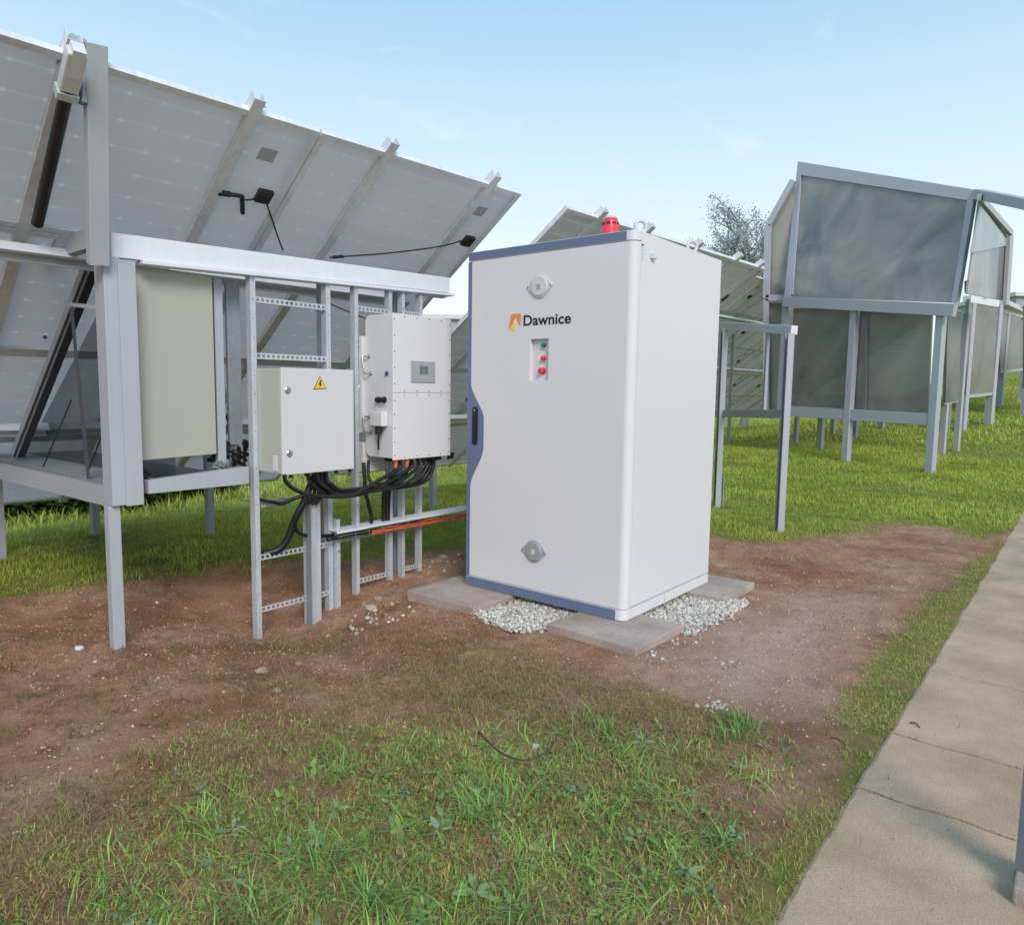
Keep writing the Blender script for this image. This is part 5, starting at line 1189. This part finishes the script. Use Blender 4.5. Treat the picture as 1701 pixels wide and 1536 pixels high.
def weeds():
    rg = np.random.default_rng(29); out = []
    p = scatter(FGDENSE, 7000, None, 5, .44, .15, 41); N = len(p); P = roots(p, .008); P[:, 2] += .03*rg.random(N)
    out.append(leaf_discs(P, .007+.012*rg.random(N), rg.random(N)*2*PI, rg.normal(0, .5, N), greens(N, (.10, .18, .04), (.34, .42, .12), rg), .8))
    c = scatter(FGDENSE, 330, None, seed=43, warp=.1)
    for x, y in c:
        m_ = rg.integers(4, 9); s = rg.uniform(.018, .045); az = np.arange(m_)*2*PI/m_+rg.random(m_); q = np.array([[x, y]])+.006*np.stack([np.cos(az), np.sin(az)], 1)
        t = rg.random(); pale = rg.random() < .25; a, b = ((.18, .27, .16), (.36, .45, .28)) if pale else ((.12, .22, .05), (.34, .46, .12))
        Q = roots(q, .012); Q[:, 2] += .012*rg.random(m_)
        out.append(leaf_discs(Q, s*(.6+.6*rg.random(m_)), az, rg.normal(0, .3, m_), greens(m_, a, b, rg)*1.1, .42))
    for (px, py, s) in ((655, 1380, .045), (735, 1360, .05), (520, 1400, .04), (790, 1475, .06), (560, 1350, .04), (1140, 1450, .045), (1055, 1390, .04), (850, 1500, .045)):
        g = at_z(px, py, -.03); m_ = 7; az = np.arange(m_)*2*PI/m_; q = np.array([[g.x, g.y]])+.006*np.stack([np.cos(az), np.sin(az)], 1); Q = roots(q, .02)
        out.append(leaf_discs(Q, s*(.7+.5*rg.random(m_)), az, rg.normal(0, .3, m_), greens(m_, (.20, .32, .14), (.34, .46, .20), rg), .4))
    p = scatter(FG, 260, None, 5, .4, .2, 44); N = len(p); out.append(leaf_discs(roots(p, .012), .015+.025*rg.random(N), rg.random(N)*2*PI, rg.normal(0, .4, N), greens(N, (.16, .05, .02), (.34, .20, .08), rg), .5))
    return out
o = raw_mesh('weeds', *join(weeds()), LEAF); tag(o, 'clover, dock and other broad leaves low in the foreground', 'weeds', kind='stuff')

# ------------------------------------------------------------------ stones
_ico = bmesh.new(); bmesh.ops.create_icosphere(_ico, subdivisions=1, radius=1); _iv = np.array([v.co[:] for v in _ico.verts]); _if = np.array([[v.index for v in f.verts] for f in _ico.faces]); _ico.free()
def stones(p, z, size, cA, cB, seed, flat=.7):
    rg = np.random.default_rng(seed); N = len(p); k = len(_iv)
    v = np.repeat(_iv[None], N, 0)*(1+rg.uniform(-.3, .25, (N, k, 1))); v[:, :, 0] *= rg.uniform(.75, 1.35, (N, 1)); v[:, :, 2] *= flat
    ax_ = rg.normal(0, .5, (N, 2)); c, s = np.cos(ax_[:, 0])[:, None], np.sin(ax_[:, 0])[:, None]; y, zz = v[:, :, 1]*c-v[:, :, 2]*s, v[:, :, 1]*s+v[:, :, 2]*c
    v[:, :, 1], v[:, :, 2] = y, zz; a = rg.random(N)*2*PI; c, s = np.cos(a)[:, None], np.sin(a)[:, None]; x, y = v[:, :, 0]*c-v[:, :, 1]*s, v[:, :, 0]*s+v[:, :, 1]*c; v[:, :, 0], v[:, :, 1] = x, y
    v = v*size[:, None, None]; v[:, :, 0] += p[:, :1]; v[:, :, 1] += p[:, 1:2]; v[:, :, 2] += z[:, None]
    f = (_if[None]+(np.arange(N)*k)[:, None, None]).reshape(-1); nf = N*len(_if); col = greens(N, cA, cB, rg)
    return v.reshape(-1, 3), f, np.arange(nf)*3, np.full(nf, 3), np.repeat(col, k, 0)
rg = np.random.default_rng(51)
G_A = [(.36, -.36), (.44, -.05), (.40, .3), (.95, .3), (.91, -.05), (.90, -.34), (.78, -.46), (.62, -.43), (.46, -.38)]
G_B = [(.95, .15), (.95, .86), (1.30, .86), (1.50, 1.02), (1.60, .95), (1.60, .5), (1.56, .15)]
parts = []
for poly, n in ((G_A, 6500), (G_B, 7000)):
    p = scatter(poly, n, None, seed=n % 31, warp=.06, soft=.03); N = len(p); z = height(p[:, 0], p[:, 1], False)+.002+.016*rg.random(N)*(.4+fbm(p[:, 0]*8, p[:, 1]*8)); s = .0035+.0115*rg.random(N)**1.6
    parts.append(stones(p, z, s, (.28, .255, .225), (.70, .665, .61), n))
o = raw_mesh('gravel', *join(parts), STONEM); tag(o, 'white crushed gravel between the slabs under the battery cabinet', 'gravel', kind='stuff')
parts = []
for (px, py, n, sp_, s0) in ((1075, 1085, 16, .05, .010), (1130, 1065, 26, .07, .009), (1190, 1022, 40, .06, .011), (1228, 992, 26, .05, .011), (1185, 1165, 34, .035, .009), (1215, 1105, 9, .03, .010), (1150, 1110, 14, .12, .006), (640, 1000, 24, .14, .012), (600, 1010, 12, .08, .014), (740, 930, 30, .12, .010), (1250, 1050, 18, .25, .005), (900, 1060, 10, .2, .006), (1300, 1100, 20, .35, .004), (350, 1080, 12, .5, .008), (300, 960, 10, .5, .010), (1560, 1000, 10, .5, .006)):
    c = at_z(px, py, -.04); p = np.array([[c.x, c.y]])+rg.normal(0, sp_, (n, 2)); p = p[(p[:, 0] < -.22) | (p[:, 0] > 1.52) | (p[:, 1] < -.38)]
    N = len(p); parts.append(stones(p, height(p[:, 0], p[:, 1])+s0*.3, s0*(.5+rg.random(N)), (.30, .24, .20), (.62, .57, .52), px))
p = scatter([(-2, -3), (-1.5, .3), (0, 2.5), (1, 3.1), (2.6, 2.8), (2.55, -.8), (1.5, -1.4), (.7, -2.2), (.7, -3.3)], 9500, None, 3, .30, .2, 77)
p = p[~((p[:, 0] > -.2) & (p[:, 0] < 1.5) & (p[:, 1] > -.37) & (p[:, 1] < 1.42))]; N = len(p)
parts.append(stones(p, height(p[:, 0], p[:, 1])+.0008, .0012+.0062*rg.random(N)**3.5, (.22, .14, .10), (.66, .54, .45), 5))
p = scatter([(-3, -3.2), (-2.2, -.6), (-1, .6), (0, 2.5), (1, 3.3), (2.5, 4.6), (2.66, 2.8), (2.6, -.8), (2.5, -2), (1.2, -3.4)], 60000, None, 2.5, .36, .2, 78)
p = p[~((p[:, 0] > -.2) & (p[:, 0] < 1.5) & (p[:, 1] > -.37) & (p[:, 1] < 1.42))]; N = len(p)
parts.append(stones(p, height(p[:, 0], p[:, 1])-.0006, .0010+.0065*rg.random(N)**3.5, (.22, .11, .065), (.66, .42, .28), 6))
o = raw_mesh('pebbles', *join(parts), STONEM); tag(o, 'small pebbles and grit strewn over the bare soil', 'pebbles', kind='stuff')
def stone(px, py, r, label, seed, colr=(.42, .33, .28)):
    c = at_z(px, py, -.05); rnd = random.Random(seed); z = hz(c.x, c.y, True); bm = bmesh.new(); bmesh.ops.create_icosphere(bm, subdivisions=3, radius=r)
    for v in bm.verts:
        n = v.co.normalized(); v.co *= 1+.5*(float(fbm(n.x*1.4+seed, n.y*1.4+n.z, 3))-.5)+.05*math.sin(7*n.z+seed); v.co.z *= .62; v.co.x *= 1.2
        v.co += V((c.x, c.y, z+r*.2))
    me = bpy.data.meshes.new('stone'); bm.to_mesh(me); bm.free(); o = bpy.data.objects.new('stone', me); finish(o, mat('fieldstone', colr, .85, var=.3, scale=40, bump=.4, bscale=120), smooth=True)
    tag(o, label, 'stone', 'single stones on the soil')
stone(435, 1110, .030, 'pale stone in front of the left ladder foot', 1)
stone(460, 1147, .020, 'small brown stone lying nearest the foreground weeds', 2, (.30, .24, .18))
stone(132, 1079, .021, 'white stone left of the bay leg', 3, (.62, .62, .63))
stone(616, 994, .036, 'largest pale stone by the foot of the middle ladder', 4, (.46, .36, .29))
stone(628, 985, .030, 'reddish stone just behind the largest pale stone', 5, (.38, .24, .19))
stone(496, 1092, .022, 'reddish stone right of the left ladder foot', 6, (.34, .20, .15))
stone(736, 927, .030, 'grey stone behind the left concrete slab', 7, (.42, .38, .36))
stone(890, 1240, .016, 'round pale stone among the weeds', 8, (.55, .55, .50))
st_ = MB().tube([at_z(795, 1215, -.01), at_z(830, 1248, .0), at_z(870, 1262, .012), at_z(905, 1250, .01), at_z(925, 1228, .0)], .0045, 6, 5, taper=.5).build('twig', mat('dark_twig', (.09, .05, .04), .9)); tag(st_, 'curved dark twig lying among the weeds', 'twig')
o = MB().tube([at_z(952, 1240, -.02), at_z(950, 1180, .04), at_z(946, 1160, .12), at_z(948, 1160, .2)], .0014, 5, 4, taper=.4).build('stalk', mat('dry_stalk', (.35, .28, .17), .8)); tag(o, 'single thin dry stalk standing up in front of the nearest slab', 'stalk')
for (a, b, l) in (((1380, 1225), (1405, 1238), 'short dark stick on the soil near the path'), ((1512, 1200), (1528, 1208), 'dark stick at the edge of the path'), ((1455, 1056), (1475, 1058), 'tiny dark clod of bark on the soil')):
    A, B = at_z(*a, -.035), at_z(*b, -.035); o = MB().tube([A, A.lerp(B, .5)+V((0, .008, .006)), B], .004, 6, 3, taper=.6).build('stick', mat('stick_bark', (.11, .07, .05), .9)); tag(o, l, 'stick')

rg = np.random.default_rng(91); p = np.column_stack([2.72+rg.random(260)**1.6*.9, rg.uniform(-2.4, 5, 260)]); N = len(p)
P_ = np.column_stack([p, height(p[:, 0], p[:, 1], False)+.0135]); parts = [blades(P_, .006+.03*rg.random(N)**2, .0012+.0025*rg.random(N), np.full(N, 1.5), rg.random(N)*2*PI, greens(N, (.09, .06, .035), (.30, .24, .13), rg), .6)]
q = np.column_stack([rg.uniform(2.75, 3.5, 90), -.93+.006*rg.normal(size=90)]); q = np.concatenate([q, np.column_stack([rg.uniform(2.75, 3.5, 90), -.40+.008*rg.normal(size=90)])]); N = len(q); Q_ = np.column_stack([q, height(q[:, 0], q[:, 1], False)+.004])
parts.append(blades(Q_, .006+.010*rg.random(N), .0015+.001*rg.random(N), rg.random(N), rg.random(N)*2*PI, greens(N, (.10, .14, .03), (.28, .30, .09), rg), 1.))
o = raw_mesh('litter', *join(parts), LEAF); tag(o, 'dead leaf bits and moss in the joints of the footpath', 'litter', kind='stuff')
# ------------------------------------------------------------------ light and sky
SUN_EL, SUN_AZ = math.radians(36), math.radians(124)       # azimuth clockwise from +Y
w = bpy.data.worlds.new('World'); S.world = w; w.use_nodes = True; t = w.node_tree; L = t.links; bg = t.nodes['Background']
sky = t.nodes.new('ShaderNodeTexSky'); sky.sky_type = 'NISHITA'; sky.sun_disc = False; sky.sun_elevation = SUN_EL; sky.sun_rotation = SUN_AZ; sky.air_density = 1.0; sky.dust_density = 1.2; sky.ozone_density = 1.3
tc = t.nodes.new('ShaderNodeTexCoord'); mp = t.nodes.new('ShaderNodeMapping'); mp.inputs['Scale'].default_value = (1.0, 1.0, 3.2); L.new(tc.outputs['Generated'], mp.inputs['Vector'])
n = t.nodes.new('ShaderNodeTexNoise'); n.inputs['Scale'].default_value = 5.5; n.inputs['Detail'].default_value = 8; n.inputs['Roughness'].default_value = .55; n.inputs['Distortion'].default_value = .6; L.new(mp.outputs[0], n.inputs['Vector'])
cr = t.nodes.new('ShaderNodeValToRGB'); cr.color_ramp.elements[0].position = .60; cr.color_ramp.elements[1].position = 1.0; cr.color_ramp.elements[0].color = (0, 0, 0, 1); cr.color_ramp.elements[1].color = (.75, .75, .75, 1); L.new(n.outputs['Fac'], cr.inputs[0])
sp = t.nodes.new('ShaderNodeSeparateXYZ'); L.new(tc.outputs['Generated'], sp.inputs[0])
mr = t.nodes.new('ShaderNodeValToRGB'); e = mr.color_ramp.elements; e[0].position = .0; e[0].color = (1.0, 1.04, 1.05, 1); e[1].position = .62; e[1].color = (.27, .54, .84, 1); k = e.new(.18); k.color = (.88, 1.0, 1.05, 1); k = e.new(.32); k.color = (.66, .88, 1.02, 1); k = e.new(.45); k.color = (.45, .71, .94, 1)
L.new(sp.outputs['Z'], mr.inputs[0])
sc_ = t.nodes.new('ShaderNodeVectorMath'); sc_.operation = 'SCALE'; sc_.inputs['Scale'].default_value = 9.0; L.new(mr.outputs[0], sc_.inputs[0])
m0 = t.nodes.new('ShaderNodeMix'); m0.data_type = 'RGBA'; m0.inputs[0].default_value = .82; L.new(sky.outputs[0], m0.inputs[6]); L.new(sc_.outputs[0], m0.inputs[7])   # thin high veil over the clear sky
mx = t.nodes.new('ShaderNodeMix'); mx.data_type = 'RGBA'; mx.inputs[7].default_value = (7.6, 8.6, 9.2, 1); L.new(cr.outputs[0], mx.inputs[0]); L.new(m0.outputs[2], mx.inputs[6])
L.new(mx.outputs[2], bg.inputs['Color']); bg.inputs['Strength'].default_value = .082
sd = bpy.data.lights.new('sun', 'SUN'); sd.energy = 1.75; sd.angle = math.radians(25); sd.color = (1, .93, .85); so = bpy.data.objects.new('sun', sd); COL.objects.link(so)
dv = V((math.sin(SUN_AZ)*math.cos(SUN_EL), math.cos(SUN_AZ)*math.cos(SUN_EL), math.sin(SUN_EL))); so.rotation_euler = dv.to_track_quat('Z', 'Y').to_euler(); so.location = dv*20
S.view_settings.view_transform = 'Standard'; S.view_settings.look = 'None'; S.view_settings.exposure = 0.56; S.view_settings.gamma = 1
S.cycles.max_bounces = 6
